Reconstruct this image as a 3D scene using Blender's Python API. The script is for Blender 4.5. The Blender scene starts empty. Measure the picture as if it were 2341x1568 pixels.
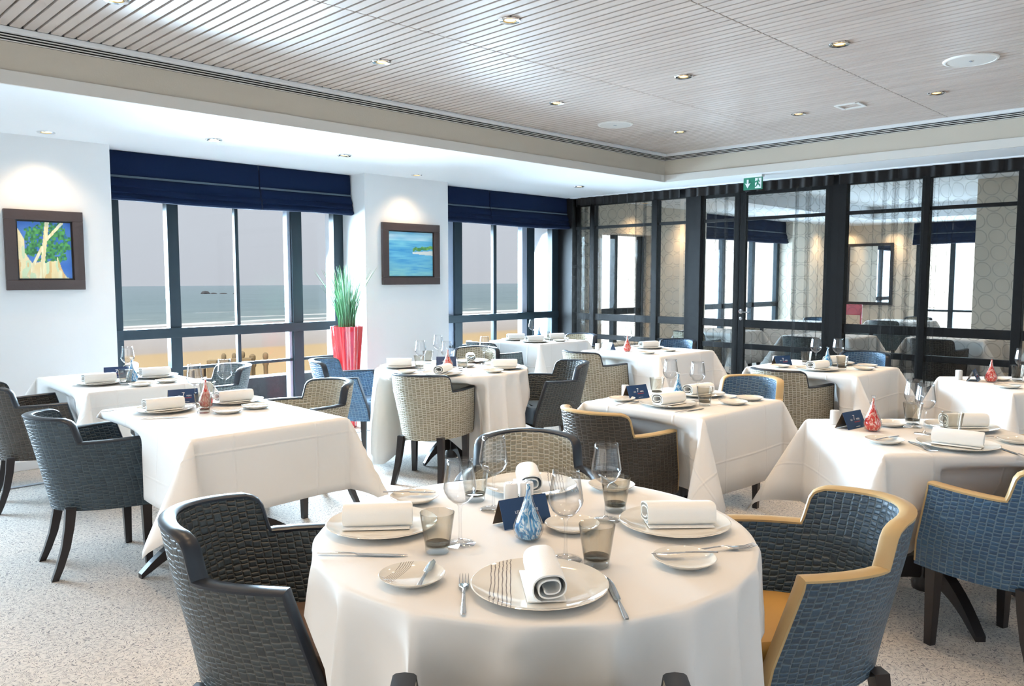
import bpy, bmesh, math, random
from math import sin, cos, pi, sqrt, radians, exp, hypot, atan2
from mathutils import Vector, Matrix
random.seed(7)
sc = bpy.context.scene
COL = sc.collection

# ------------------------------------------------------------------ camera
cam = bpy.data.objects.new('camera', bpy.data.cameras.new('camera'))
COL.objects.link(cam)
cam.location = (0, 0, 1.45)
cam.rotation_euler = (radians(90 - 4.728), 0, radians(-45.065))
cam.data.sensor_width = 36
cam.data.lens = 1806.0 / 2341.0 * 36
cam.data.clip_end = 2000
sc.camera = cam
# ------------------------------------------------------------------ view
sc.view_settings.view_transform = 'Standard'
sc.view_settings.look = 'None'
sc.view_settings.exposure = 0.45
sc.view_settings.gamma = 1.0
sc.view_settings.use_curve_mapping = False
sc.cycles.use_denoising = True
sc.cycles.max_bounces = 6
sc.cycles.diffuse_bounces = 3
sc.cycles.glossy_bounces = 3
sc.cycles.transmission_bounces = 3
sc.cycles.transparent_max_bounces = 18
sc.cycles.use_adaptive_sampling = True
sc.cycles.adaptive_threshold = 0.12
sc.cycles.adaptive_min_samples = 20
sc.cycles.sample_clamp_indirect = 6.0
sc.cycles.caustics_reflective = False
sc.cycles.caustics_refractive = False
# ------------------------------------------------------------------ sky
w = bpy.data.worlds.new('sky'); sc.world = w; w.use_nodes = True
nt = w.node_tree
bg = nt.nodes['Background']
tc = nt.nodes.new('ShaderNodeTexCoord'); sx = nt.nodes.new('ShaderNodeSeparateXYZ')
nt.links.new(tc.outputs['Generated'], sx.inputs[0])
rmp = nt.nodes.new('ShaderNodeValToRGB')
rmp.color_ramp.elements[0].position = 0.0; rmp.color_ramp.elements[0].color = (0.435, 0.450, 0.495, 1)
rmp.color_ramp.elements[1].position = 0.35; rmp.color_ramp.elements[1].color = (0.56, 0.605, 0.675, 1)
nt.links.new(sx.outputs[2], rmp.inputs[0]); nt.links.new(rmp.outputs[0], bg.inputs[0])
bg.inputs[1].default_value = 1.0


def light(name, kind, loc, rot, energy, color, **kw):
    l = bpy.data.lights.new(name, kind); l.energy = energy; l.color = color
    for k, v in kw.items():
        setattr(l, k, v)
    o = bpy.data.objects.new(name, l); COL.objects.link(o)
    o.location = loc; o.rotation_euler = rot
    return o


# sun on the beach and the white walls outside (comes from behind the building)
SUN = light('sun', 'SUN', (0, 0, 20), (radians(42), 0, radians(-48)), 4.6, (1.0, 0.95, 0.88), angle=radians(3))
# daylight entering through the sea windows and through those of the next room
DAY = (0.60, 0.81, 1.0)
SP = radians(128)
light('daylight_window_1', 'AREA', (3.45, 7.86, 1.36), (radians(-58), 0, 0), 820, DAY, shape='RECTANGLE', size=2.3, size_y=1.6, spread=SP)
light('daylight_window_2', 'AREA', (6.9, 7.86, 1.36), (radians(-58), 0, 0), 720, DAY, shape='RECTANGLE', size=2.2, size_y=1.6, spread=SP)
light('daylight_added_window', 'AREA', (-0.7, 7.86, 1.36), (radians(-58), 0, 0), 300, DAY, shape='RECTANGLE', size=3.0, size_y=1.6, spread=SP)  # light of the added, unseen sea window, brightens floor and cloths
light('daylight_next_room_side', 'AREA', (12.6, 7.34, 1.3), (radians(-90), 0, 0), 190, DAY, shape='RECTANGLE', size=4.0, size_y=1.7)
light('daylight_next_room_end', 'AREA', (16.9, 4.6, 1.3), (0, radians(90), 0), 170, DAY, shape='RECTANGLE', size=1.7, size_y=1.6)
# broad warm fill added behind the camera; the wall there is solid
light('added_rear_fill', 'AREA', (-2.3, 1.5, 1.5), (0, radians(-90), 0), 45, (1.0, 0.90, 0.76), shape='RECTANGLE', size=2.0, size_y=6.0)


# ================================================================== helpers
def link(o, parent=None):
    COL.objects.link(o)
    if parent is not None:
        o.parent = parent
    return o


class MB:
    """collects verts / faces / uvs; build() makes one mesh object"""

    def __init__(s):
        s.v = []; s.f = []; s.uv = {}; s.mi = []

    def add(s, vs, fs, mi=0):
        b = len(s.v); s.v += [tuple(p) for p in vs]
        s.f += [tuple(i + b for i in f) for f in fs]; s.mi += [mi] * len(fs)
        return b

    def box(s, x0, x1, y0, y1, z0, z1, b=0.0, mi=0):
        if x0 > x1: x0, x1 = x1, x0
        if y0 > y1: y0, y1 = y1, y0
        if b <= 0:
            vs = [(x0, y0, z0), (x1, y0, z0), (x1, y1, z0), (x0, y1, z0), (x0, y0, z1), (x1, y0, z1), (x1, y1, z1), (x0, y1, z1)]
            s.add(vs, [(3, 2, 1, 0), (4, 5, 6, 7), (0, 1, 5, 4), (1, 2, 6, 5), (2, 3, 7, 6), (3, 0, 4, 7)], mi)
        else:
            bm = bmesh.new(); bmesh.ops.create_cube(bm, size=1)
            for v in bm.verts:
                v.co = Vector(((x0 + x1) / 2 + v.co.x * (x1 - x0), (y0 + y1) / 2 + v.co.y * (y1 - y0), (z0 + z1) / 2 + v.co.z * (z1 - z0)))
            bmesh.ops.bevel(bm, geom=bm.edges[:], offset=b, segments=2, affect='EDGES', profile=0.6)
            bm.verts.index_update()
            s.add([v.co for v in bm.verts], [[v.index for v in f.verts] for f in bm.faces], mi); bm.free()
        return s

    def lathe(s, prof, n=24, cx=0, cy=0, mi=0, cap=True, fn=None):
        vs = []
        for r, z in prof:
            for k in range(n):
                a = 2 * pi * k / n
                rr = r * (fn(a, z) if fn else 1)
                vs.append((cx + rr * cos(a), cy + rr * sin(a), z))
        fs = []
        m = len(prof)
        for i in range(m - 1):
            for k in range(n):
                k2 = (k + 1) % n
                fs.append((i * n + k, i * n + k2, (i + 1) * n + k2, (i + 1) * n + k))
        if cap:
            if prof[0][0] > 1e-5: fs.append(tuple(range(n - 1, -1, -1)))
            if prof[-1][0] > 1e-5: fs.append(tuple((m - 1) * n + k for k in range(n)))
        s.add(vs, fs, mi)
        return s

    def tube(s, pts, r, n=6, mi=0):
        pts = [Vector(p) for p in pts]
        rs = r if isinstance(r, (list, tuple)) else [r] * len(pts)
        vs = []
        for i, p in enumerate(pts):
            t = (pts[min(i + 1, len(pts) - 1)] - pts[max(i - 1, 0)]).normalized()
            u = t.cross(Vector((0, 0, 1)))
            if u.length < 1e-3: u = t.cross(Vector((1, 0, 0)))
            u.normalize(); vv = t.cross(u)
            for k in range(n):
                a = 2 * pi * k / n
                vs.append(p + (u * cos(a) + vv * sin(a)) * rs[i])
        fs = []
        for i in range(len(pts) - 1):
            for k in range(n):
                k2 = (k + 1) % n
                fs.append((i * n + k, i * n + k2, (i + 1) * n + k2, (i + 1) * n + k))
        fs.append(tuple(range(n - 1, -1, -1))); fs.append(tuple((len(pts) - 1) * n + k for k in range(n)))
        s.add(vs, fs, mi)
        return s

    def grid(s, P, closed=False, mi=0, uv=None):
        """P: rows of points"""
        m, n = len(P), len(P[0])
        b = s.add([p for row in P for p in row], [], mi)
        for i in range(m - 1):
            for k in range(n if closed else n - 1):
                k2 = (k + 1) % n
                s.f.append((b + i * n + k, b + i * n + k2, b + (i + 1) * n + k2, b + (i + 1) * n + k)); s.mi.append(mi)
        if uv:
            for i in range(m):
                for k in range(n):
                    s.uv[b + i * n + k] = uv[i][k]
        return s

    def sweep(s, secs, mi=0, cap=True):
        """closed cross-sections (lists of points)"""
        n = len(secs[0]); b = s.add([p for c in secs for p in c], [], mi)
        for i in range(len(secs) - 1):
            for k in range(n):
                k2 = (k + 1) % n
                s.f.append((b + i * n + k, b + i * n + k2, b + (i + 1) * n + k2, b + (i + 1) * n + k)); s.mi.append(mi)
        if cap:
            s.f.append(tuple(b + k for k in range(n - 1, -1, -1))); s.mi.append(mi)
            s.f.append(tuple(b + (len(secs) - 1) * n + k for k in range(n))); s.mi.append(mi)
        return s

    def mesh(s, name, mats, smooth=False, fix=True):
        me = bpy.data.meshes.new(name)
        me.from_pydata(s.v, [], s.f)
        for m in (mats if isinstance(mats, (list, tuple)) else [mats]):
            me.materials.append(m)
        if any(s.mi): me.polygons.foreach_set('material_index', s.mi)
        if s.uv:
            ul = me.uv_layers.new(name='UVMap')
            for l in me.loops:
                ul.data[l.index].uv = s.uv.get(l.vertex_index, (0, 0))
        if fix:
            bm = bmesh.new(); bm.from_mesh(me); bmesh.ops.recalc_face_normals(bm, faces=bm.faces); bm.to_mesh(me); bm.free()
        if smooth:
            me.polygons.foreach_set('use_smooth', [True] * len(me.polygons))
            if smooth != 'all':
                me.set_sharp_from_angle(angle=radians(38))
        me.update()
        return me

    def build(s, name, mats, parent=None, smooth=False, loc=None, rz=0, fix=True):
        o = bpy.data.objects.new(name, s.mesh(name, mats, smooth, fix))
        if loc is not None: o.location = loc
        o.rotation_euler[2] = rz
        return link(o, parent)


def tag(o, label=None, cat=None, group=None, kind=None):
    if label: o['label'] = label
    if cat: o['category'] = cat
    if group: o['group'] = group
    if kind: o['kind'] = kind
    return o


def empty(name, loc, rz=0):
    o = bpy.data.objects.new(name, None); o.location = loc; o.rotation_euler[2] = rz
    o.empty_display_size = 0.05
    return link(o)


def copy_tree(o, parent=None):
    c = o.copy(); link(c, parent)
    for ch in list(o.children):
        copy_tree(ch, c)
    return c


def struct(o):
    o['kind'] = 'structure'
    return o


# ================================================================== materials
def mat(name, color=(0.8, 0.8, 0.8), rough=0.5, metal=0.0, spec=0.5, sheen=0.0, coat=0.0, bump=None, emit=None, estr=0.0):
    m = bpy.data.materials.new(name); m.use_nodes = True
    t = m.node_tree; p = t.nodes['Principled BSDF']
    p.inputs['Base Color'].default_value = (*color, 1)
    p.inputs['Roughness'].default_value = rough
    p.inputs['Metallic'].default_value = metal
    p.inputs['Specular IOR Level'].default_value = spec
    if sheen: p.inputs['Sheen Weight'].default_value = sheen
    if coat: p.inputs['Coat Weight'].default_value = coat
    if emit:
        p.inputs['Emission Color'].default_value = (*emit, 1); p.inputs['Emission Strength'].default_value = estr
    if bump:
        sc_, st_, det = bump
        n = t.nodes.new('ShaderNodeTexNoise'); n.inputs['Scale'].default_value = sc_; n.inputs['Detail'].default_value = det
        c = t.nodes.new('ShaderNodeTexCoord'); t.links.new(c.outputs['Object'], n.inputs['Vector'])
        b = t.nodes.new('ShaderNodeBump'); b.inputs['Strength'].default_value = st_; b.inputs['Distance'].default_value = 0.01
        t.links.new(n.outputs[0], b.inputs['Height']); t.links.new(b.outputs[0], p.inputs['Normal'])
    return m


class N:
    """small node helper"""

    def __init__(s, m):
        s.t = m.node_tree; s.p = s.t.nodes.get('Principled BSDF')

    def n(s, typ, **kw):
        o = s.t.nodes.new('ShaderNode' + typ)
        for k, v in kw.items(): setattr(o, k, v)
        return o

    def l(s, a, b): s.t.links.new(a, b)

    def m(s, op, a, b=None, c=None):
        o = s.n('Math', operation=op)
        for i, x in enumerate((a, b, c)):
            if x is None: continue
            if isinstance(x, (int, float)): o.inputs[i].default_value = x
            else: s.l(x, o.inputs[i])
        return o.outputs[0]

    def mix(s, fac, a, b):
        o = s.n('Mix', data_type='RGBA')
        for i, x in ((0, fac), (6, a), (7, b)):
            if isinstance(x, (int, float)): o.inputs[i].default_value = x
            elif isinstance(x, tuple): o.inputs[i].default_value = (*x, 1)
            else: s.l(x, o.inputs[i])
        return o.outputs[2]

    def ramp(s, fac, *els):
        o = s.n('ValToRGB'); r = o.color_ramp
        while len(r.elements) < len(els): r.elements.new(0.5)
        for e, (p, c) in zip(r.elements, els):
            e.position = p; e.color = (*c, 1) if isinstance(c, tuple) else (c, c, c, 1)
        s.l(fac, o.inputs[0])
        return o.outputs[0]

    def noise(s, vec, scale, detail=2.0, rough=0.5, dist=0.0):
        o = s.n('TexNoise'); o.inputs['Scale'].default_value = scale; o.inputs['Detail'].default_value = detail
        o.inputs['Roughness'].default_value = rough; o.inputs['Distortion'].default_value = dist
        if vec is not None: s.l(vec, o.inputs['Vector'])
        return o.outputs[0]

    def bump(s, h, strength, dist=0.01):
        b = s.n('Bump'); b.inputs['Strength'].default_value = strength; b.inputs['Distance'].default_value = dist
        s.l(h, b.inputs['Height']); s.l(b.outputs[0], s.p.inputs['Normal'])


M = {}
M['wall'] = mat('white_plaster', (0.80, 0.81, 0.82), 0.85, bump=(60, 0.04, 3))
M['soffit'] = mat('white_ceiling_paint', (0.84, 0.86, 0.88), 0.8)
M['lip'] = mat('pale_cove_edge', (0.70, 0.68, 0.64), 0.8)
M['beige'] = mat('beige_cove_plaster', (0.58, 0.53, 0.45), 0.85, bump=(90, 0.12, 3))
M['black'] = mat('black_void', (0.008, 0.007, 0.007), 0.9)
M['batten'] = mat('dark_batten', (0.045, 0.03, 0.03), 0.8)
M['frame'] = mat('slate_green_metal', (0.013, 0.023, 0.031), 0.5, spec=0.3)
M['frame_light'] = mat('pale_blue_grey_metal', (0.30, 0.34, 0.42), 0.4)
M['black_frame'] = mat('black_metal', (0.006, 0.0055, 0.006), 0.55, spec=0.25)
M['chrome'] = mat('chrome', (0.82, 0.83, 0.85), 0.12, 1.0)
M['steel'] = mat('polished_cutlery_steel', (0.72, 0.70, 0.68), 0.16, 1.0)
M['white_plastic'] = mat('white_plastic', (0.82, 0.82, 0.80), 0.4)
M['grille'] = mat('white_speaker_cloth', (0.70, 0.70, 0.68), 0.8, bump=(400, 0.3, 1))
M['lamp'] = mat('lit_warm_lens', (1, 0.8, 0.5), 0.4, emit=(1.0, 0.62, 0.22), estr=1.6)
M['lamp_inner'] = mat('gold_reflector', (0.9, 0.62, 0.25), 0.25, 1.0)
M['cloth'] = mat('white_damask', (0.82, 0.80, 0.775), 0.75, spec=0.25, sheen=0.1)
M['napkin'] = mat('white_napkin', (0.88, 0.88, 0.86), 0.85, sheen=0.1, bump=(350, 0.08, 2))
M['leg'] = mat('black_stained_wood', (0.018, 0.013, 0.013), 0.35)
M['teal_trim'] = mat('blue_grey_leather', (0.013, 0.018, 0.028), 0.34)
M['tan_trim'] = mat('tan_leather', (0.52, 0.36, 0.17), 0.42)
M['brown_seat'] = mat('brown_seat_leather', (0.16, 0.095, 0.06), 0.5)
M['ochre_seat'] = mat('ochre_seat_leather', (0.60, 0.34, 0.09), 0.5)
M['blue_seat'] = mat('blue_grey_seat_leather', (0.10, 0.16, 0.24), 0.5)
M['olive_seat'] = mat('taupe_seat_leather', (0.30, 0.26, 0.20), 0.5)
M['ceramic'] = mat('white_porcelain', (0.83, 0.80, 0.73), 0.07, coat=0.5)
M['wall_warm'] = mat('warm_beige_plaster', (0.74, 0.66, 0.55), 0.85)
M['shaker'] = mat('white_shaker_china', (0.85, 0.86, 0.87), 0.25)
M['hole'] = mat('dark_hole', (0.05, 0.05, 0.05), 0.8)
M['navy'] = mat('navy_card', (0.012, 0.045, 0.125), 0.35)
M['card_back'] = mat('photo_print_card', (0.10, 0.06, 0.03), 0.35)
M['white_ink'] = mat('white_ink', (0.85, 0.87, 0.9), 0.6)
M['red_ink'] = mat('red_ink', (0.55, 0.07, 0.06), 0.6)
M['paper'] = mat('white_card', (0.85, 0.85, 0.83), 0.6)
M['blind'] = mat('navy_blind_fabric', (0.0035, 0.010, 0.032), 0.9, spec=0.1, sheen=0.02, bump=(300, 0.2, 2))
M['blind_seam'] = mat('grey_blind_batten', (0.045, 0.065, 0.085), 0.7)
M['red_gloss'] = mat('red_lacquer', (0.42, 0.014, 0.018), 0.10, coat=0.8)
M['pebble'] = mat('white_pebble', (0.8, 0.8, 0.78), 0.7)
M['green_sign'] = mat('exit_green', (0.015, 0.20, 0.12), 0.4)
M['frame_wood'] = mat('dark_brown_frame', (0.055, 0.038, 0.036), 0.4, bump=(40, 0.15, 3))
M['frame_slip'] = mat('black_frame_slip', (0.012, 0.010, 0.012), 0.4)
M['strip'] = mat('grey_floor_strip', (0.40, 0.42, 0.45), 0.5)
M['ext_white'] = mat('white_render', (0.92, 0.92, 0.91), 0.9)
M['ext_dark'] = mat('dark_granite_parapet', (0.022, 0.019, 0.018), 0.7, bump=(30, 0.3, 4))
M['post_wood'] = mat('weathered_post_wood', (0.20, 0.145, 0.08), 0.9, bump=(12, 0.5, 4))
M['rock'] = mat('dark_sea_rock', (0.05, 0.05, 0.055), 0.9)
M['mirror'] = mat('mirror_glass', (0.9, 0.9, 0.9), 0.02, 1.0)
M['red_chair'] = mat('red_painted_metal', (0.35, 0.02, 0.03), 0.4)


def glass_mat(name, tint=(0.97, 0.98, 0.98), gloss=0.9, ior=1.45, rough=0.02, edge=1.0):
    m = bpy.data.materials.new(name); m.use_nodes = True
    h = N(m); h.t.nodes.remove(h.p)
    out = h.t.nodes['Material Output']
    tr = h.n('BsdfTransparent')
    gl = h.n('BsdfGlossy'); gl.inputs['Roughness'].default_value = rough; gl.inputs[0].default_value = (gloss, gloss, gloss, 1)
    lw = h.n('LayerWeight'); lw.inputs[0].default_value = 0.5
    f0 = ((ior - 1) / (ior + 1)) ** 2
    fr = h.m('ADD', f0, h.m('MULTIPLY', h.m('POWER', lw.outputs['Facing'], 4.0), 0.75))
    mx = h.n('MixShader'); h.l(fr, mx.inputs[0]); h.l(tr.outputs[0], mx.inputs[1]); h.l(gl.outputs[0], mx.inputs[2])
    h.l(mx.outputs[0], out.inputs[0])
    h.l(h.mix(h.m('POWER', lw.outputs['Facing'], 2.5), tint, tuple(c * edge for c in tint)), tr.inputs[0])
    return m


M['pane'] = glass_mat('window_glass', (0.97, 0.985, 0.985), 0.6, 1.25)
M['wine'] = glass_mat('clear_crystal', (0.965, 0.97, 0.975), 1.0, 1.5, edge=0.55)
M['smoke'] = glass_mat('smoke_grey_glass', (0.87, 0.855, 0.82), 1.0, 1.5, edge=0.5)
M['smoke_dark'] = glass_mat('dark_smoke_glass', (0.42, 0.39, 0.34), 1.0, 1.5, edge=0.6)
M['clear_base'] = glass_mat('thick_clear_glass', (0.88, 0.90, 0.90), 1.0, 1.7, edge=0.55)


def m_carpet():
    m = mat('patterned_carpet', (0.5, 0.45, 0.4), 0.95, spec=0.1); h = N(m)
    c = h.n('TexCoord').outputs['Object']
    wv = h.n('VectorMath', operation='SCALE'); h.l(c, wv.inputs[0]); wv.inputs['Scale'].default_value = 1.0
    n1 = h.noise(wv.outputs[0], 30, 0.0, 0.4, 0.6)
    worm = h.m('ABSOLUTE', h.m('SUBTRACT', h.m('FRACT', h.m('MULTIPLY', n1, 9.0)), 0.5))
    wmask = h.ramp(worm, (0.0, 1.0), (0.13, 0.9), (0.22, 0.0))
    n2 = h.noise(wv.outputs[0], 62, 1.0)
    brk = h.ramp(n2, (0.45, 0.0), (0.50, 1.0))
    n3 = h.noise(wv.outputs[0], 9, 2.0)
    tone = h.mix(n3, (0.61, 0.55, 0.49), (0.69, 0.635, 0.575))
    pile = h.noise(wv.outputs[0], 500, 2.0)
    tone = h.mix(h.m('MULTIPLY', pile, 0.5), tone, (0.66, 0.62, 0.58))
    col = h.mix(h.m('MULTIPLY', h.m('MULTIPLY', wmask, brk), 0.8), tone, (0.17, 0.165, 0.18))
    h.l(col, h.p.inputs['Base Color'])
    hh = h.m('ADD', h.m('MULTIPLY', pile, 0.5), h.m('MULTIPLY', wmask, -0.5))
    h.bump(hh, 0.5, 0.01)
    return m


def m_croc(name, c1, c2, groove, rough=0.4, gw=0.0015, sheen=0.04):
    """embossed reptile-skin upholstery: upright columns, each broken into uneven blocks"""
    m = mat(name, c1, rough, sheen=sheen); h = N(m)
    uv = h.n('UVMap').outputs[0]; sp = h.n('SeparateXYZ'); h.l(uv, sp.inputs[0])
    CW, CHh = 0.0275, 0.0165
    nu = h.noise(uv, 22, 2)
    cu = h.m('DIVIDE', h.m('ADD', sp.outputs[0], h.m('MULTIPLY', h.m('SUBTRACT', nu, 0.5), 0.012)), CW)
    ci = h.m('FLOOR', cu); fu = h.m('FRACT', cu)
    wn = h.n('TexWhiteNoise', noise_dimensions='1D'); h.l(ci, wn.inputs['W'])
    cb = h.n('CombineXYZ'); h.l(h.m('MULTIPLY', ci, 7.31), cb.inputs[0]); h.l(h.m('MULTIPLY', sp.outputs[1], 24.0), cb.inputs[1])
    wob = h.noise(cb.outputs[0], 1.0, 1)
    tilt = h.m('MULTIPLY', h.m('SUBTRACT', fu, 0.5), h.m('MULTIPLY', h.m('SUBTRACT', nu, 0.5), 1.6))
    vv = h.m('ADD', h.m('ADD', h.m('DIVIDE', sp.outputs[1], CHh), h.m('MULTIPLY', wn.outputs['Value'], 37.0)), h.m('ADD', h.m('MULTIPLY', wob, 1.8), tilt))
    fv = h.m('FRACT', vv); cj = h.m('FLOOR', vv)
    eu = h.m('MULTIPLY', h.m('SUBTRACT', 0.5, h.m('ABSOLUTE', h.m('SUBTRACT', fu, 0.5))), CW)
    ev = h.m('MULTIPLY', h.m('SUBTRACT', 0.5, h.m('ABSOLUTE', h.m('SUBTRACT', fv, 0.5))), CHh)
    d = h.m('MINIMUM', eu, ev)
    gm = h.ramp(h.m('DIVIDE', d, gw * 2), (0.25, 1.0), (0.9, 0.0))
    c3 = h.n('CombineXYZ'); h.l(ci, c3.inputs[0]); h.l(cj, c3.inputs[1])
    w2 = h.n('TexWhiteNoise', noise_dimensions='2D'); h.l(c3.outputs[0], w2.inputs['Vector'])
    n2 = h.noise(uv, 5, 2); n3 = h.noise(uv, 90, 3)
    cell = h.mix(h.m('ADD', h.m('MULTIPLY', w2.outputs['Value'], 0.55), h.m('MULTIPLY', n2, 0.45)), c1, c2)
    cell = h.mix(h.m('MULTIPLY', n3, 0.3), cell, groove)
    h.l(h.mix(h.m('MULTIPLY', gm, 0.85), cell, groove), h.p.inputs['Base Color'])
    hh = h.m('ADD', h.ramp(h.m('DIVIDE', d, 0.005), (0.0, 0.0), (0.5, 0.75), (1.0, 1.0)), h.m('MULTIPLY', n3, 0.3))
    h.bump(hh, 0.6, 0.006)
    return m


def m_slat():
    m = mat('limed_wood_slat', (0.5, 0.43, 0.36), 0.42); h = N(m)
    c = h.n('TexCoord').outputs['Object']
    mp = h.n('Mapping'); h.l(c, mp.inputs[0]); mp.inputs['Scale'].default_value = (60, 3.0, 10)
    n = h.noise(mp.outputs[0], 1.0, 4, 0.6)
    oi = h.n('ObjectInfo').outputs['Random']
    f = h.m('ADD', h.m('MULTIPLY', n, 0.6), h.m('MULTIPLY', oi, 0.4))
    h.l(h.mix(f, (0.50, 0.425, 0.385), (0.64, 0.565, 0.52)), h.p.inputs['Base Color'])
    return m


def m_plate():
    """porcelain with a band of thin wavy grey lines printed on one side"""
    m = mat('striped_porcelain', (0.83, 0.80, 0.73), 0.07, coat=0.5); h = N(m)
    c = h.n('TexCoord').outputs['Generated']
    sp = h.n('SeparateXYZ'); h.l(c, sp.inputs[0])
    wv = h.noise(c, 6, 1)
    u = h.m('ADD', h.m('MULTIPLY', h.m('SUBTRACT', sp.outputs[0], 0.14), 34.0), h.m('MULTIPLY', wv, 0.7))
    fr = h.m('ABSOLUTE', h.m('SUBTRACT', h.m('FRACT', u), 0.5))
    line = h.m('LESS_THAN', fr, 0.13)
    rng = h.m('MULTIPLY', h.m('GREATER_THAN', u, 0.0), h.m('LESS_THAN', u, 6.0))
    k = h.m('MULTIPLY', line, rng)
    h.l(h.mix(k, (0.83, 0.80, 0.73), (0.22, 0.20, 0.19)), h.p.inputs['Base Color'])
    return m


def m_curtain():
    """sheer dark voile with a printed ring pattern"""
    m = bpy.data.materials.new('sheer_ring_voile'); m.use_nodes = True
    h = N(m); h.t.nodes.remove(h.p); out = h.t.nodes['Material Output']
    uv = h.n('UVMap').outputs[0]
    sc_ = h.n('VectorMath', operation='SCALE'); h.l(uv, sc_.inputs[0]); sc_.inputs['Scale'].default_value = 1 / 0.145
    sp = h.n('SeparateXYZ'); h.l(sc_.outputs[0], sp.inputs[0])
    fx = h.m('SUBTRACT', h.m('FRACT', sp.outputs[0]), 0.5); fy = h.m('SUBTRACT', h.m('FRACT', sp.outputs[1]), 0.5)
    r = h.m('SQRT', h.m('ADD', h.m('MULTIPLY', fx, fx), h.m('MULTIPLY', fy, fy)))
    ring = h.m('LESS_THAN', h.m('ABSOLUTE', h.m('SUBTRACT', r, 0.445)), 0.034)
    a = h.m('ADD', 0.145, h.m('MULTIPLY', ring, 0.17))
    tr = h.n('BsdfTransparent')
    df = h.n('BsdfDiffuse'); df.inputs[0].default_value = (0.04, 0.038, 0.037, 1)
    tl = h.n('BsdfTranslucent'); tl.inputs[0].default_value = (0.05, 0.047, 0.044, 1)
    m1 = h.n('MixShader'); m1.inputs[0].default_value = 0.5; h.l(df.outputs[0], m1.inputs[1]); h.l(tl.outputs[0], m1.inputs[2])
    m2 = h.n('MixShader'); h.l(a, m2.inputs[0]); h.l(tr.outputs[0], m2.inputs[1]); h.l(m1.outputs[0], m2.inputs[2])
    h.l(m2.outputs[0], out.inputs[0])
    return m


def m_header():
    m = bpy.data.materials.new('dark_curtain_heading'); m.use_nodes = True
    h = N(m); h.p.inputs['Base Color'].default_value = (0.012, 0.010, 0.010, 1); h.p.inputs['Roughness'].default_value = 0.9
    h.p.inputs['Alpha'].default_value = 0.95
    return m


def m_swirl(name, a, b, c):
    """coloured glass swirls"""
    m = mat(name, a, 0.08, coat=0.7); h = N(m)
    o = h.n('TexCoord').outputs['Object']
    mp = h.n('Mapping'); h.l(o, mp.inputs[0]); mp.inputs['Scale'].default_value = (1, 1, 0.5); mp.inputs['Rotation'].default_value = (0.5, 0.3, 0)
    n = h.noise(mp.outputs[0], 42, 2, 0.5, 2.5)
    h.l(h.ramp(n, (0.36, c), (0.46, a), (0.56, b), (0.64, a)), h.p.inputs['Base Color'])
    return m


def m_sea():
    m = mat('hazy_sea', (0.3, 0.4, 0.45), 0.6, spec=0.2); h = N(m)
    c = h.n('TexCoord').outputs['Object']; sp = h.n('SeparateXYZ'); h.l(c, sp.inputs[0])
    mp = h.n('Mapping'); h.l(c, mp.inputs[0]); mp.inputs['Scale'].default_value = (0.012, 0.10, 1)
    n = h.noise(mp.outputs[0], 1.0, 5, 0.65)
    mp2 = h.n('Mapping'); h.l(c, mp2.inputs[0]); mp2.inputs['Scale'].default_value = (0.05, 0.16, 1)
    nf = h.noise(mp2.outputs[0], 1.0, 4, 0.6)
    y = sp.outputs[1]
    far = h.ramp(h.m('DIVIDE', h.m('SUBTRACT', y, 90), 420.0), (0.0, (0.165, 0.21, 0.215)), (0.12, (0.132, 0.182, 0.203)), (1.0, (0.158, 0.203, 0.237)))
    far = h.mix(h.m('MULTIPLY', h.ramp(n, (0.42, 0.0), (0.62, 1.0)), 0.45), far, (0.098, 0.14, 0.157))
    # two broken lines of surf running along the beach
    wob = h.m('MULTIPLY', h.m('SUBTRACT', nf, 0.5), 14.0)

    def band(y0, wd, th):
        d = h.m('ABSOLUTE', h.m('SUBTRACT', h.m('ADD', y, wob), y0))
        return h.m('MULTIPLY', h.ramp(h.m('DIVIDE', d, wd), (0.0, 1.0), (0.6, 0.7), (1.0, 0.0)), h.ramp(nf, (th, 0.0), (th + 0.08, 1.0)))
    f = h.m('MAXIMUM', band(92.5, 3.4, 0.30), band(106, 2.2, 0.52))
    f = h.m('MAXIMUM', f, h.m('MULTIPLY', band(122, 1.6, 0.57), 0.8))
    h.l(h.mix(f, far, (0.56, 0.55, 0.54)), h.p.inputs['Base Color'])
    return m


def m_sand():
    m = mat('beach_sand', (0.5, 0.4, 0.25), 0.95, spec=0.1); h = N(m)
    c = h.n('TexCoord').outputs['Object']; sp = h.n('SeparateXYZ'); h.l(c, sp.inputs[0])
    mp = h.n('Mapping'); h.l(c, mp.inputs[0]); mp.inputs['Scale'].default_value = (0.02, 0.12, 1)
    n = h.noise(mp.outputs[0], 1.0, 4, 0.6)
    y = h.m('ADD', sp.outputs[1], h.m('MULTIPLY', h.m('SUBTRACT', n, 0.5), 7.0))
    g = h.ramp(h.m('DIVIDE', h.m('SUBTRACT', y, 40), 60.0), (0.0, (0.40, 0.30, 0.165)), (0.27, (0.38, 0.275, 0.155)), (0.315, (0.29, 0.258, 0.235)), (0.55, (0.315, 0.295, 0.29)), (1.0, (0.305, 0.285, 0.28)))
    h.l(g, h.p.inputs['Base Color'])
    return m


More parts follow.
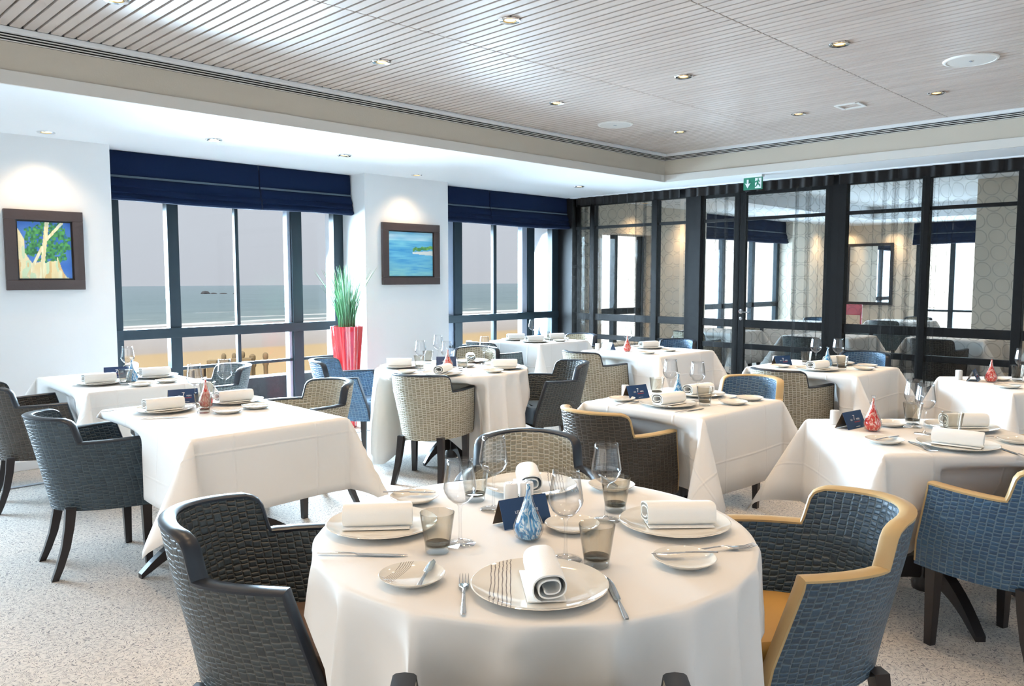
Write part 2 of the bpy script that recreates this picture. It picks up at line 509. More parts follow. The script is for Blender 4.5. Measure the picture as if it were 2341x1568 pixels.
M['carpet'] = m_carpet()
M['slat'] = m_slat()
M['plate'] = m_plate()
M['curtain'] = m_curtain()
M['header'] = m_header()
M['sea'] = m_sea()
M['sand'] = m_sand()
M['c_teal'] = m_croc('teal_reptile_fabric', (0.007, 0.014, 0.022), (0.035, 0.052, 0.058), (0.085, 0.083, 0.074))
M['c_navy'] = m_croc('deep_blue_reptile_fabric', (0.006, 0.017, 0.032), (0.026, 0.052, 0.076), (0.066, 0.095, 0.11))
M['c_blue'] = m_croc('denim_blue_reptile_fabric', (0.006, 0.040, 0.120), (0.030, 0.108, 0.220), (0.17, 0.26, 0.33))
M['c_dusk'] = m_croc('dusk_blue_reptile_fabric', (0.008, 0.024, 0.052), (0.032, 0.082, 0.145), (0.13, 0.18, 0.21))
M['c_cream'] = m_croc('cream_olive_reptile_fabric', (0.155, 0.125, 0.068), (0.30, 0.255, 0.16), (0.66, 0.62, 0.53), 0.42, gw=0.0019)
M['c_brown'] = m_croc('dark_brown_reptile_fabric', (0.013, 0.0105, 0.008), (0.040, 0.031, 0.024), (0.10, 0.08, 0.062))
M['c_grey'] = m_croc('slate_grey_reptile_fabric', (0.035, 0.055, 0.068), (0.075, 0.105, 0.115), (0.17, 0.20, 0.20), 0.5)
M['swirl_blue'] = m_swirl('blue_swirled_glass', (0.06, 0.32, 0.60), (0.75, 0.84, 0.88), (0.02, 0.12, 0.34))
M['swirl_red'] = m_swirl('red_swirled_glass', (0.72, 0.05, 0.03), (0.85, 0.62, 0.50), (0.55, 0.02, 0.02))
M['grass'] = mat('green_reed_blade', (0.10, 0.26, 0.13), 0.5)
M['grass_tip'] = mat('pale_reed_tip', (0.55, 0.66, 0.45), 0.6)

# ================================================================== the room
XP = 8.15      # glass partition
YW = 6.75      # face of the wall with the paintings
YG = 7.15      # inner face of the window frames
ZS = 2.5       # soffit
ZC = 2.80      # slatted ceiling
XC, YC = 7.45, 5.05   # edges of the ceiling recess

struct(MB().box(-2.6, 8.25, -3.2, 7.2, -0.12, 0).build('floor', M['carpet']))
struct(MB().box(-2.6, 8.05, 6.20, 6.245, 0, 0.008, 0.003).build('trim_1', M['strip']))
wl = struct(MB().box(0.85, 2.25, YW, 7.25, 0, 2.56).box(-2.6, -2.35, YW, 7.25, 0, 2.56).build('wall_sea_side', M['wall']))
struct(MB().box(4.66, 5.76, YW, 7.25, 0, 2.56).build('wall_pier', M['wall']))
struct(MB().box(-2.72, -2.6, -3.2, 7.25, 0, 2.9).build('wall_rear', M['wall']))
struct(MB().box(-2.72, 8.35, -3.32, -3.2, 0, 2.9).build('wall_bar_side', M['wall']))
struct(MB().box(0.85, 2.25, YW - 0.012, YW, 0, 0.07, 0.003).build('baseboard_sea_side', M['wall']))
struct(MB().box(4.66, 5.76, YW - 0.012, YW, 0, 0.07, 0.003).build('baseboard_pier', M['wall']))

# soffit ring round the slatted recess, cove with three air slots
so = MB()
so.box(-2.6, 8.3, YC + 0.02, 7.3, ZS, 2.95)
so.box(XC + 0.02, 8.3, -3.2, YC + 0.02, ZS, 2.95)
struct(so.build('ceiling_soffit', M['soffit']))
cv = struct(MB().box(-2.6, XC + 0.02, YC, YC + 0.02, ZS, 2.575).box(XC, XC + 0.02, -3.2, YC, ZS, 2.575).build('trim_2', M['lip']))
cp = MB().box(-2.6, XC + 0.019, YC + 0.010, YC + 0.02, 2.575, 2.73).box(XC + 0.010, XC + 0.019, -3.2, YC + 0.010, 2.575, 2.73)
cp.build('cove_panel', M['beige'], cv)
sl = MB()
for k in range(3):
    z = 2.732 + k * 0.0145
    sl.box(-2.6, XC + 0.012, YC + 0.004, YC + 0.019, z, z + 0.0055).box(XC + 0.004, XC + 0.019, -3.2, YC + 0.004, z, z + 0.0055)
sl.build('air_slot', M['lip'], cv)
MB().box(-2.6, XC + 0.015, YC + 0.012, YC + 0.0195, 2.73, 2.775).box(XC + 0.012, XC + 0.0195, -3.2, YC + 0.012, 2.73, 2.775).build('slot_recess', M['black'], cv)
MB().box(-2.6, XC, YC - 0.035, YC + 0.019, 2.775, 2.80, 0.002).box(XC - 0.035, XC + 0.019, -3.2, YC - 0.035, 2.775, 2.80, 0.002).build('edge_bead', M['soffit'], cv)

ceil = struct(MB().box(-2.6, XC + 0.02, -3.2, YC + 0.02, 2.865, 2.95).build('ceiling', M['black']))
bt = MB()
for yb in (4.45, 3.95, 3.5, 2.85, 2.2, 1.55, 0.9, 0.2, -0.6, -1.4):
    bt.box(-2.6, XC, yb - 0.03, yb + 0.03, 2.823, 2.865)
bt.build('batten', M['batten'], ceil)
PITCH, SW = 0.0665, 0.0525
ROWS = [(3.503, 5.012, 0.95), (2.203, 3.497, 1.95), (0.903, 2.197, 3.1)]
row_mesh = []
for (y0, y1, xm) in ROWS:
    row_mesh.append(MB().box(-SW / 2, SW / 2, y0, y1, ZC, ZC + 0.022, 0.002).mesh('slat', M['slat']))
rest = MB()
k = 0
x = XC - 0.05
while x > -2.5:
    for (y0, y1, xm), me in zip(ROWS, row_mesh):
        if x > xm:
            o = bpy.data.objects.new('slat', me); o.location = (x, 0, 0); link(o, ceil)
        else:
            rest.box(x - SW / 2, x + SW / 2, y0, y1, ZC, ZC + 0.022)
    rest.box(x - SW / 2, x + SW / 2, -3.19, 0.897, ZC, ZC + 0.022)
    x -= PITCH
tag(rest.build('slat_field', M['slat'], ceil), kind='stuff')


# ------------------------------------------------------------------ sea windows
def window(name, x0, x1, uprights, thins, pales):
    root = struct(empty(name, ((x0 + x1) / 2, YG, 0)))
    cx = (x0 + x1) / 2

    def part(nm, m, *b):
        mb = MB()
        mb.box(b[0] - cx, b[1] - cx, b[2] - YG, b[3] - YG, b[4], b[5], 0.004)
        return mb.build(nm, m, root)
    for (a, b) in uprights: part('mullion', M['frame'], a, b, YG, YG + 0.09, 0.0, ZS)
    for (a, b) in thins: part('glazing_bar', M['frame'], a, b, YG + 0.02, YG + 0.07, 0.64, ZS)
    for (a, b) in pales: part('outer_jamb', M['frame_light'], a, b, YG + 0.03, YG + 0.11, 0.0, ZS)
    part('transom', M['frame'], x0, x1, YG - 0.015, YG + 0.085, 0.912, 1.0)
    part('lower_rail', M['frame'], x0, x1, YG + 0.02, YG + 0.07, 0.612, 0.640)
    part('bottom_rail', M['frame'], x0, x1, YG, YG + 0.09, 0.0, 0.09)
    part('head_rail', M['frame'], x0, x1, YG, YG + 0.09, 2.40, ZS)
    ed = sorted([u for u in uprights])
    for (a, b), (c, d) in zip(ed[:-1], ed[1:]):
        for z0, z1 in ((0.09, 0.62), (0.63, 0.92), (0.99, 2.41)):
            p = MB().box(b - cx, c - cx, 0.05, 0.056, z0, z1)
            p.build('pane', M['pane'], root)
    return root


window('window_1', 2.25, 4.66, [(2.25, 2.44), (2.84, 2.94), (4.06, 4.173), (4.545, 4.66)], [(3.478, 3.512)], [(4.028, 4.06)])
window('window_2', 5.76, 8.12, [(5.76, 5.85), (6.205, 6.323), (7.475, 7.585), (7.93, 8.12)], [(6.861, 6.914)], [(6.11, 6.205), (7.385, 7.475)])
window('window_added_unseen', -2.35, 0.85, [(-2.35, -2.25), (-1.3, -1.2), (-0.3, -0.2), (0.75, 0.85)], [], [])  # unseen window, added to let more daylight onto the floor
struct(MB().box(8.05, 8.22, 6.90, 7.25, 0, ZS).build('trim_3', M['black_frame']))


def blind(name, label, x0, x1, xs):
    """roman blind, two widths side by side, pulled up: flat upper part, batten, folds gathered at the bottom"""
    y = 6.98
    root = tag(empty(name, ((x0 + x1) / 2, y, 0)), label, 'blind')
    cx = (x0 + x1) / 2
    MB().box(x0 - cx, x1 - cx, 0.02, 0.07, 2.462, 2.499, 0.004).build('head_rail', M['blind_seam'], root)
    prof = [(0.012, 2.495), (0.004, 2.46), (0.0, 2.40), (-0.002, 2.34), (0.0, 2.29), (0.004, 2.283), (-0.006, 2.272), (-0.022, 2.235), (-0.030, 2.205), (-0.022, 2.192), (-0.040, 2.170), (-0.048, 2.150), (-0.036, 2.138),
            (-0.052, 2.118), (-0.055, 2.100), (-0.040, 2.088), (0.0, 2.085), (0.03, 2.092), (0.035, 2.13), (0.03, 2.25), (0.022, 2.495)]
    for a, b in ((x0, xs - 0.007), (xs + 0.007, x1)):
        P = []
        n = 24
        for i in range(n + 1):
            x = a + (b - a) * i / n
            P.append([(x - cx, p[0] + (0.004 * sin(x * 9 + p[1] * 60) if p[1] < 2.25 else 0.0015 * sin(x * 5)), p[1] + (0.006 * sin(x * 3.1 + 1) if p[1] < 2.2 else 0)) for p in prof])
        mb = MB(); mb.grid(P, closed=True)
        mb.f.append(tuple(range(len(prof)))); mb.mi.append(0)
        mb.f.append(tuple(n * len(prof) + k for k in range(len(prof)))); mb.mi.append(0)
        mb.build('blind_panel', M['blind'], root, smooth=True)
        MB().box(a - cx, b - cx, -0.010, 0.0, 2.278, 2.296, 0.003).build('batten', M['blind_seam'], root)
    return root


blind('roman_blind', 'long navy roman blind, pulled up, over the sea window with the red planter', 2.275, 4.645, 3.64)
blind('roman_blind', 'shorter navy roman blind, pulled up, over the corner sea window', 5.775, 8.03, 6.62)

# ------------------------------------------------------------------ outside
struct(MB().box(-200, 700, 30, 100, -4.4, -4.0).build('beach', M['sand']))
struct(MB().box(-300, 1200, 90.5, 520, -4.3, -3.99).build('sea', M['sea']))
struct(MB().box(1.0, 8.4, 7.55, 7.75, -4.0, 0.425).build('wall_parapet', M['ext_dark']))
for k, (xa, ya, yb) in enumerate(((4.72, 7.30, 7.60), (8.02, 7.30, 7.62))):
    struct(MB().box(xa, xa + 0.25, ya, yb, -4.0, 3.4, 0.01).build('wall_fin_%d' % (k + 1), M['ext_white']))
struct(MB().box(-2.8, 17.4, -3.4, 7.26, 2.98, 3.2).build('roof', M['ext_white']))


def rock(name, label, pts, mat_):
    mb = MB()
    for (x, y, z, r, h) in pts:
        mb.lathe([(r, z), (r * 0.95, z + h * 0.4), (r * 0.6, z + h * 0.85), (0.001, z + h)], 9, x, y, fn=lambda a, zz: 1 + 0.25 * sin(3 * a + x) + 0.12 * sin(5 * a))
    return tag(mb.build(name, mat_), label, 'rock')


rock('sea_rock', 'low dark rock awash far out in the sea', [(115, 260, -4.2, 1.5, 1.25), (117, 258, -4.2, 1.0, 0.7), (119.5, 255.5, -4.2, 1.2, 0.6), (122, 252.5, -4.2, 1.0, 0.55)], M['rock'])
# weathered timber groyne posts on the sand; the tall carved heads at the end of the row
GP = [(17.09, 40.85, .64, .22), (17.52, 40.42, .75, .22), (17.98, 39.96, 1.17, .26), (18.42, 39.52, 1.21, .25), (18.84, 39.10, 1.26, .24), (19.27, 38.67, 1.28, .24)]
for i, (x, y, hh, wd) in enumerate(GP):
    o = MB().box(-wd, wd, -0.2, 0.2, 0, hh, 0.04).build('groyne_post', M['post_wood'], loc=(x, y, -4.0), rz=radians(-45))
    nth = ['first and lowest', 'second', 'third', 'fourth', 'fifth', 'last and tallest'][i]
    tag(o, 'square weathered timber post on the sand, %s of the stepped row' % nth, 'post', 'stepped timber posts on the beach')
for i, (x, y, r, hh, ds) in enumerate([(19.03, 40.94, .13, 1.40, 'slim knobbed post behind the timber row'), (19.42, 40.55, .12, 1.42, 'second slim knobbed post behind the timber row'),
                                      (19.85, 40.45, .14, 1.50, 'tall knobbed post before the window bar'), (20.2, 40.0, .17, 1.34, 'squat round-topped post before the window bar'),
                                      (20.75, 39.6, .15, 1.42, 'knobbed post standing past the window bar')]):
    prof = [(r * .8, 0), (r * .8, hh - .75), (r * 1.1, hh - .65), (r * 1.15, hh - .5), (r * .75, hh - .38), (r, hh - .26), (r * .95, hh - .1), (r * .5, hh - .02), (0.001, hh)]
    tag(MB().lathe(prof, 10).build('carved_post', M['post_wood'], smooth=True, loc=(x, y, -4.0)), 'weathered ' + ds, 'post', 'knobbed posts on the beach')

# ------------------------------------------------------------------ glass partition to the next room
PT = struct(empty('partition', (XP, 4, 0)))


def pbox(nm, m, y0, y1, z0, z1, x0=-0.03, x1=0.03, par=None, b=0.004):
    return MB().box(x0, x1, y0 - 4, y1 - 4, z0, z1, b).build(nm, m, par or PT)


for a, b in ((6.90, 6.98), (6.575, 6.65), (5.595, 5.675), (4.99, 5.195), (3.31, 3.50), (2.53, 2.60), (1.74, 1.815), (0.3, 0.5), (-3.2, -3.1)):
    pbox('post', M['black_frame'], a, b, 0, ZS, -0.045, 0.045)
BAYS = [(6.65, 6.90), (5.675, 6.575), (5.195, 5.595), (2.60, 3.31), (1.815, 2.53), (0.5, 1.74), (-3.1, 0.3)]
for a, b in BAYS:
    for z0, z1 in ((0, 0.16), (0.648, 0.708), (0.892, 0.978), (2.085, 2.12), (2.385, ZS)):
        pbox('rail', M['black_frame'], a, b, z0, z1)
    for z0, z1 in ((0.16, 0.648), (0.708, 0.892), (0.978, 2.085), (2.12, 2.385)):
        pbox('pane', M['pane'], a, b, z0, z1, -0.004, 0.004, b=0)
pbox('door_head', M['black_frame'], 3.50, 4.99, 2.43, ZS)


def door(name, a, b, stile_hi, stile_lo):
    d = struct(empty(name, (XP, 4, 0)))
    pbox('stile', M['black_frame'], a, a + stile_lo, 0.01, 2.43, -0.025, 0.025, d)
    pbox('stile', M['black_frame'], b - stile_hi, b, 0.01, 2.43, -0.025, 0.025, d)
    for z0, z1 in ((0.01, 0.16), (0.648, 0.708), (0.892, 0.978), (2.085, 2.12), (2.36, 2.43)):
        pbox('rail', M['black_frame'], a + stile_lo, b - stile_hi, z0, z1, -0.02, 0.02, d)
    for z0, z1 in ((0.16, 0.648), (0.708, 0.892), (0.978, 2.085), (2.12, 2.36)):
        pbox('pane', M['pane'], a + stile_lo, b - stile_hi, z0, z1, -0.004, 0.004, d, b=0)
    return d


d1 = door('door_1', 4.50, 4.985, 0.02, 0.068)
d2 = door('door_2', 3.505, 4.495, 0.068, 0.03)
hd = MB(); hd.lathe([(0.026, 0), (0.026, 0.008), (0.01, 0.01), (0.01, 0.05)], 16)
hd.v = [(-0.026 - z, 0.46 + x, 1.07 + y) for (x, y, z) in hd.v]
hd.tube([(-0.072, 0.46, 1.07), (-0.078, 0.45, 1.07), (-0.078, 0.33, 1.065)], 0.009, 8)
hd.build('handle', M['chrome'], d2, smooth=True)
kl = MB(); kl.lathe([(0.02, 0), (0.02, 0.006), (0.001, 0.007)], 14); kl.v = [(-0.026 - z, 0.46 + x, 0.99 + y) for (x, y, z) in kl.v]
kl.build('keyhole_plate', M['chrome'], d2, smooth=True)


def curtain(label, y0, y1, seed, gather):
    rnd = random.Random(seed)
    root = tag(empty('sheer_curtain', (8.035, (y0 + y1) / 2, 0)), label, 'curtain', 'sheer ring-patterned curtains before the glass partition')
    cy = (y0 + y1) / 2
    n = int((y1 - y0) / 0.012)
    ph = [0.0]
    for i in range(n):
        e = min(abs(i), abs(n - i)) / n
        dens = 2 * pi / (0.118 if e > 0.07 else 0.07)
        ph.append(ph[-1] + dens * 0.012 * (0.8 + 0.4 * rnd.random()))
    amp = [0.55 + 0.55 * sin(i * 0.083 + seed + 1.7 * sin(i * 0.021)) for i in range(n + 1)]
    rows = [0.02, 0.3, 0.8, 1.4, 1.9, 2.3, 2.395]
    P, U = [], []
    for z in rows:
        row, ur, s, last = [], [], 0.0, None
        kz = 0.55 + 0.45 * (1 - z / 2.5)
        for i in range(n + 1):
            y = y0 + (y1 - y0) * i / n
            e = min(i, n - i) / n
            A = (0.045 if e > 0.05 else 0.045 * gather) * amp[i] * (0.6 + kz)
            xx = A * (sin(ph[i]) + 0.35 * sin(ph[i] * 0.37 + 1.3 + z * 0.5))
            yy = y - cy + 0.030 * sin(ph[i] * 2) * amp[i] ** 2
            p = Vector((xx, yy, z))
            if last is not None: s += (Vector((p.x, p.y, 0)) - Vector((last.x, last.y, 0))).length
            last = p; row.append(p); ur.append((s, z))
        P.append(row); U.append(ur)
    mb = MB(); mb.grid(P, uv=U)
    mb.build('voile', M['curtain'], root, smooth='all', fix=False)
    # heading tape: row of upright tubes
    P2 = []
    for z in (2.385, 2.40, 2.44, 2.488):
        P2.append([Vector((0.014 * sin(2 * pi * (y0 + (y1 - y0) * i / n) / 0.125) + 0.004 * sin(i), y0 + (y1 - y0) * i / n - cy, z)) for i in range(n + 1)])
    mb = MB(); mb.grid(P2); mb.build('heading', M['header'], root, smooth='all', fix=False)
    return root


curtain('sheer dark ring-patterned curtain hanging in the window corner', 5.23, 6.80, 3, 1.2)
curtain('sheer dark ring-patterned curtain hanging before the glazed doors', 3.42, 5.17, 5, 1.3)
curtain('sheer dark ring-patterned curtain hanging past the doors, before the mirror view', 0.9, 3.36, 8, 1.3)
MB().box(7.99, 8.08, -3.1, 6.9, 2.488, 2.4995).build('curtain_track', M['soffit'])
tag(bpy.data.objects['curtain_track'], 'slim white curtain track along the partition head', 'curtain rail')

# exit sign hanging from the soffit
es = tag(empty('exit_sign', (7.60, 4.07, 2.5)), 'green emergency exit sign with arrow and running figure, hung from soffit', 'sign')
MB().box(-0.03, 0.03, -0.11, 0.11, -0.022, 0, 0.003).build('housing', M['white_plastic'], es)
MB().box(-0.006, 0.006, -0.105, 0.105, -0.145, -0.022, 0.001).build('panel', M['green_sign'], es)


def poly(pts, x, t=0.0015):
    """flat shape on the sign: pts in (y, z), extruded"""
    mb = MB(); n = len(pts)
    mb.add([(x, p[0], p[1]) for p in pts] + [(x - t, p[0], p[1]) for p in pts], [tuple(range(n)), tuple(range(2 * n - 1, n - 1, -1))] + [(i, (i + 1) % n, n + (i + 1) % n, n + i) for i in range(n)])
    return mb


X0 = -0.0062
poly([(0.068, -0.04), (0.048, -0.04), (0.048, -0.085), (0.026, -0.075), (0.058, -0.13), (0.090, -0.075), (0.068, -0.085)], X0).build('arrow', M['white_ink'], es)
poly([(-0.025, -0.03), (-0.095, -0.03), (-0.095, -0.135), (-0.025, -0.135)], X0).build('doorway_mark', M['white_ink'], es)
mn = poly([(-0.055, -0.055), (-0.068, -0.05), (-0.08, -0.07), (-0.074, -0.074), (-0.064, -0.064), (-0.062, -0.085), (-0.082, -0.098), (-0.084, -0.12), (-0.075, -0.12), (-0.072, -0.104), (-0.055, -0.097),
           (-0.040, -0.118), (-0.012, -0.122), (-0.012, -0.113), (-0.034, -0.108), (-0.045, -0.085), (-0.044, -0.068), (-0.03, -0.078), (-0.020, -0.072), (-0.030, -0.060)], X0 - 0.0016)
mn.build('running_figure', M['green_sign'], es)
hdm = MB(); hdm.lathe([(0.008, 0), (0.008, 0.0015)], 12); hdm.v = [(X0 - 0.0016 - z, -0.060 + x, -0.043 + y) for (x, y, z) in hdm.v]
hdm.build('figure_head', M['green_sign'], es)


# ------------------------------------------------------------------ ceiling fittings
def make_downlight():
    r = empty('downlight', (0, 0, 0))
    MB().lathe([(0.058, 0.003), (0.060, -0.003), (0.055, -0.008), (0.037, -0.005), (0.034, 0.003)], 28, cap=False).build('ring', M['chrome'], r, smooth=True)
    MB().lathe([(0.036, -0.0055), (0.028, -0.0015)], 28, cap=False).build('reflector', M['lamp_inner'], r, smooth=True)
    MB().lathe([(0.0285, -0.0022), (0.0285, -0.0008)], 24).build('lens', M['lamp'], r)
    return r


DL0 = make_downlight()
first = [True]
DLN = 'warm chrome downlight '


def downlight(x, y, z, label, energy, vis=True):
    o = DL0 if first[0] else copy_tree(DL0); first[0] = False
    o.location = (x, y, z)
    tag(o, DLN + label, 'downlight', 'recessed downlights')
    if energy:
        l = bpy.data.lights.new('lamp_light', 'SPOT'); l.energy = energy; l.color = (1.0, 0.70, 0.41); l.spot_size = radians(118); l.spot_blend = 0.8; l.shadow_soft_size = 0.06
        lo = bpy.data.objects.new('lamp_light', l); lo.location = (0, 0, -0.012); link(lo, o)
    return o


LX = [(1.45, 'fourth column from the partition'), (3.02, 'third column from the partition'), (4.67, 'second column from the partition'), (6.39, 'column beside the partition')]
LY = [(4.17, 'window-side row'), (3.03, 'middle row'), (1.98, 'outer row')]
E_DL = 25
for xx, cn in LX:
    for yy, rn in LY:
        if xx < 2 and yy < 4: continue
        if xx < 3.5 and yy < 2.5: continue
        downlight(xx, yy, ZC, 'in the slatted ceiling, %s, %s' % (cn, rn), E_DL)
for xx in (-0.3, 1.45, 3.02, 4.67, 6.39):      # the rows carry on overhead and behind the camera
    for yy in (3.03, 1.98, 0.9, -0.6):
        if yy > 1.5 and not (xx < 2 or (xx < 3.5 and yy < 2.5)): continue
        if xx < 0 and yy < 1.5: continue
        light('lamp_light', 'SPOT', (xx, yy, ZC - 0.012), (0, 0, 0), E_DL, (1.0, 0.70, 0.41), spot_size=radians(118), spot_blend=0.8, shadow_soft_size=0.06)
downlight(2.735, 5.94, ZS, 'in the white soffit before the long blind, further from the pier', 14)
downlight(3.87, 5.90, ZS, 'in the white soffit before the long blind, beside the pier', 14)
downlight(7.08, 5.97, ZS, 'in the white soffit before the corner blind', 14)


def picture_spot(x, y, label, e):
    o = downlight(x, y, ZS, label, 0)
    l = bpy.data.lights.new('lamp_light', 'SPOT'); l.energy = e; l.color = (1.0, 0.70, 0.40); l.spot_size = radians(76); l.spot_blend = 0.9; l.shadow_soft_size = 0.015
    lo = bpy.data.objects.new('lamp_light', l); lo.location = (0, 0, -0.012); lo.rotation_euler = (radians(11), 0, 0); link(lo, o)
    l2 = bpy.data.lights.new('lamp_halo', 'SPOT'); l2.energy = e * 0.16; l2.color = (1.0, 0.74, 0.48); l2.spot_size = radians(120); l2.spot_blend = 0.12; l2.shadow_soft_size = 0.02
    lo2 = bpy.data.objects.new('lamp_halo', l2); lo2.location = (0, 0, -0.012); link(lo2, o)


picture_spot(5.13, 6.50, 'close to the pier, over the seascape painting', 1.9)
picture_spot(1.74, 6.50, 'close to the wall, over the tree painting', 1.6)


def speaker(x, y, label):
    r = tag(empty('ceiling_speaker', (x, y, ZC)), label, 'speaker', 'round ceiling speakers')
    MB().lathe([(0.155, 0.002), (0.155, -0.004), (0.150, -0.009), (0.138, -0.010), (0.136, -0.006)], 40, cap=False).build('rim', M['white_plastic'], r, smooth=True)
    MB().lathe([(0.137, 0.0), (0.137, -0.008), (0.001, -0.010)], 40).build('grille', M['grille'], r, smooth=True)
    MB().box(-0.016, 0.016, -0.006, 0.006, -0.0125, -0.0095).build('badge', M['frame_light'], r)


speaker(5.68, 4.38, 'round white ceiling speaker near the window-side cove')
speaker(5.58, 1.54, 'round white ceiling speaker off beside the last downlight row')
em = tag(empty('emergency_light', (6.38, 2.60, ZC)), 'small square recessed emergency light with green indicator in the slatted ceiling', 'emergency light')
mb = MB()
for a in (-1, 1):
    mb.box(-0.085, 0.085, a * 0.085 - 0.012, a * 0.085 + 0.012, -0.008, 0.002, 0.001); mb.box(a * 0.085 - 0.012, a * 0.085 + 0.012, -0.073, 0.073, -0.008, 0.002, 0.001)
mb.build('frame', M['white_plastic'], em)
MB().box(-0.075, 0.075, -0.075, 0.075, 0.012, 0.02).build('reflector', M['chrome'], em)
M['green_led'] = mat('green_led', (0.1, 0.8, 0.3), 0.4, emit=(0.1, 1.0, 0.35), estr=3)
MB().lathe([(0.006, 0.012), (0.006, 0.004), (0.001, 0.002)], 10, -0.03, 0.045).build('indicator', M['green_led'], em)


# ------------------------------------------------------------------ paintings
def vnoise(seed):
    rnd = random.Random(seed); G = [[rnd.random() for _ in range(64)] for _ in range(64)]

    def f(x, y):
        xi, yi = math.floor(x), math.floor(y); fx, fy = x - xi, y - yi
        fx = fx * fx * (3 - 2 * fx); fy = fy * fy * (3 - 2 * fy)
        g = lambda a, b: G[a % 64][b % 64]
        return (g(xi, yi) * (1 - fx) + g(xi + 1, yi) * fx) * (1 - fy) + (g(xi, yi + 1) * (1 - fx) + g(xi + 1, yi + 1) * fx) * fy
    return f


def lerp(a, b, t): return tuple(x + (y - x) * max(0, min(1, t)) for x, y in zip(a, b))


n1, n2 = vnoise(1), vnoise(2)


def paint_tree(u, v):
    """cliffs, pale trunks and green foliage before a blue sky (v up)"""
    s = lambda c: tuple(pow(x / 255, 2.2) for x in c)
    c = lerp(s((40, 90, 170)), s((95, 140, 205)), n1(u * 5, v * 5) * 0.8 + (1 - v) * 0.3)
    # foliage
    d = hypot((u - 0.57) / 0.47, (v - 0.64) / 0.38) + 0.5 * (n1(u * 14, v * 14) - 0.5)
    if d < 0.95 and n2(u * 22, v * 22) > 0.22:
        c = lerp(s((25, 80, 60)), s((90, 165, 90)), n2(u * 30 + 7, v * 30)); c = lerp(c, s((40, 100, 150)), 0.9 if n1(u * 26, v * 26 + 9) > 0.80 else 0)
    # cliffs
    lim = max(0.86 - u * 1.5 if u < 0.12 else 0.0, 0.56 - (u - 0.06) * 1.5 if u < 0.26 else 0.0, 0.26 + 0.12 * n1(u * 12, 3) if u < 0.72 else 0.36 - (u - 0.72) * 2.1)
    lim += 0.10 * (n2(u * 10, 4 + v * 2) - 0.5)
    if v < lim:
        k = n1(u * 13, v * 5)
        c = lerp(s((236, 214, 160)), s((244, 240, 205)), k); c = lerp(c, s((200, 225, 190)), 0.8 if n2(u * 11 + 3, v * 4) > 0.66 else 0); c = lerp(c, s((228, 176, 100)), 0.7 if n2(u * 12 + 9, v * 4) > 0.78 else 0)
    # trunks
    for (ua, va, ub, vb, wd) in ((0.56, 1.05, 0.40, 0.0, 0.040), (0.84, 1.0, 0.50, 0.66, 0.026), (0.44, 0.55, 0.16, 0.05, 0.028)):
        t = max(0, min(1, ((u - ua) * (ub - ua) + (v - va) * (vb - va)) / ((ub - ua) ** 2 + (vb - va) ** 2)))
        if hypot(u - ua - t * (ub - ua), v - va - t * (vb - va)) < wd:
            c = lerp(s((222, 205, 150)), s((250, 245, 215)), n2(u * 40, v * 8))
    return c


def paint_sea(u, v):
    """streaky turquoise sea with a green headland and white sand spit"""
    s = lambda c: tuple(pow(x / 255, 2.2) for x in c)
    k = n1(u * 3.5, v * 22) * 0.6 + n2(u * 7, v * 40) * 0.4
    c = lerp(s((40, 130, 195)), s((120, 195, 215)), k)
    c = lerp(c, s((150, 205, 190)), max(0, (0.45 - v)) * 1.6 * k * 1.4)
    if v > 0.80: c = lerp(c, s((185, 215, 225)), 0.8 * n1(u * 4 + 5, v * 12))
    if u > 0.52 and abs(v - 0.53) < 0.055 * (0.3 + (u - 0.5) * 1.4): c = lerp(c, s((232, 232, 222)), 0.8)
    t = 0.58 + (u - 0.5) * 0.10 + 0.03 * n2(u * 20, 2)
    if u > 0.53 and t - 0.025 < v < t + 0.05: c = lerp(s((40, 110, 70)), s((120, 165, 80)), n2(u * 24, v * 24))
    return c


def painting(name, label, x0, x1, z0, z1, fw, fn, nx, nz):
    cx, cz = (x0 + x1) / 2, (z0 + z1) / 2
    root = tag(empty(name, (cx, YW - 0.001, cz)), label, 'painting')
    W, H = (x1 - x0) / 2, (z1 - z0) / 2
    for nm, b in (('frame_bar', (-W, W, H - fw, H)), ('frame_bar', (-W, W, -H, -H + fw)), ('frame_bar', (-W, -W + fw, -H + fw, H - fw)), ('frame_bar', (W - fw, W, -H + fw, H - fw))):
        MB().box(b[0], b[1], -0.035, 0, b[2], b[3], 0.004).build(nm, M['frame_wood'], root)
    w2, h2 = W - fw, H - fw
    MB().box(-w2, w2, -0.012, -0.001, -h2, h2).build('slip', M['frame_slip'], root)
    w3, h3 = w2 - 0.012, h2 - 0.012
    bm = bmesh.new(); cl = bm.verts.layers.float_color.new('paint')
    P = [[bm.verts.new((-w3 + 2 * w3 * i / nx, -0.0155 - 0.001 * n2(i * 0.7, k * 0.7), -h3 + 2 * h3 * k / nz)) for i in range(nx + 1)] for k in range(nz + 1)]
    for k in range(nz + 1):
        for i in range(nx + 1):
            P[k][i][cl] = (*fn(i / nx, k / nz), 1)
    for k in range(nz):
        for i in range(nx):
            bm.faces.new((P[k][i], P[k][i + 1], P[k + 1][i + 1], P[k + 1][i]))
    me = bpy.data.meshes.new('canvas'); bm.to_mesh(me); bm.free()
    m = mat('oil_paint_' + name, (0.5, 0.5, 0.5), 0.45); h = N(m)
    a = h.n('Attribute', attribute_name='paint'); h.l(a.outputs['Color'], h.p.inputs['Base Color'])
    me.materials.append(m)
    link(bpy.data.objects.new('canvas', me), root)


painting('tree_painting', 'dark-framed painting of pale trunks, green leaves and cliffs on the white wall', 1.495, 2.025, 1.357, 1.953, 0.075, paint_tree, 90, 100)
painting('sea_painting', 'dark-framed turquoise seascape painting on the white pier', 4.852, 5.612, 1.376, 2.02, 0.078, paint_sea, 100, 90)

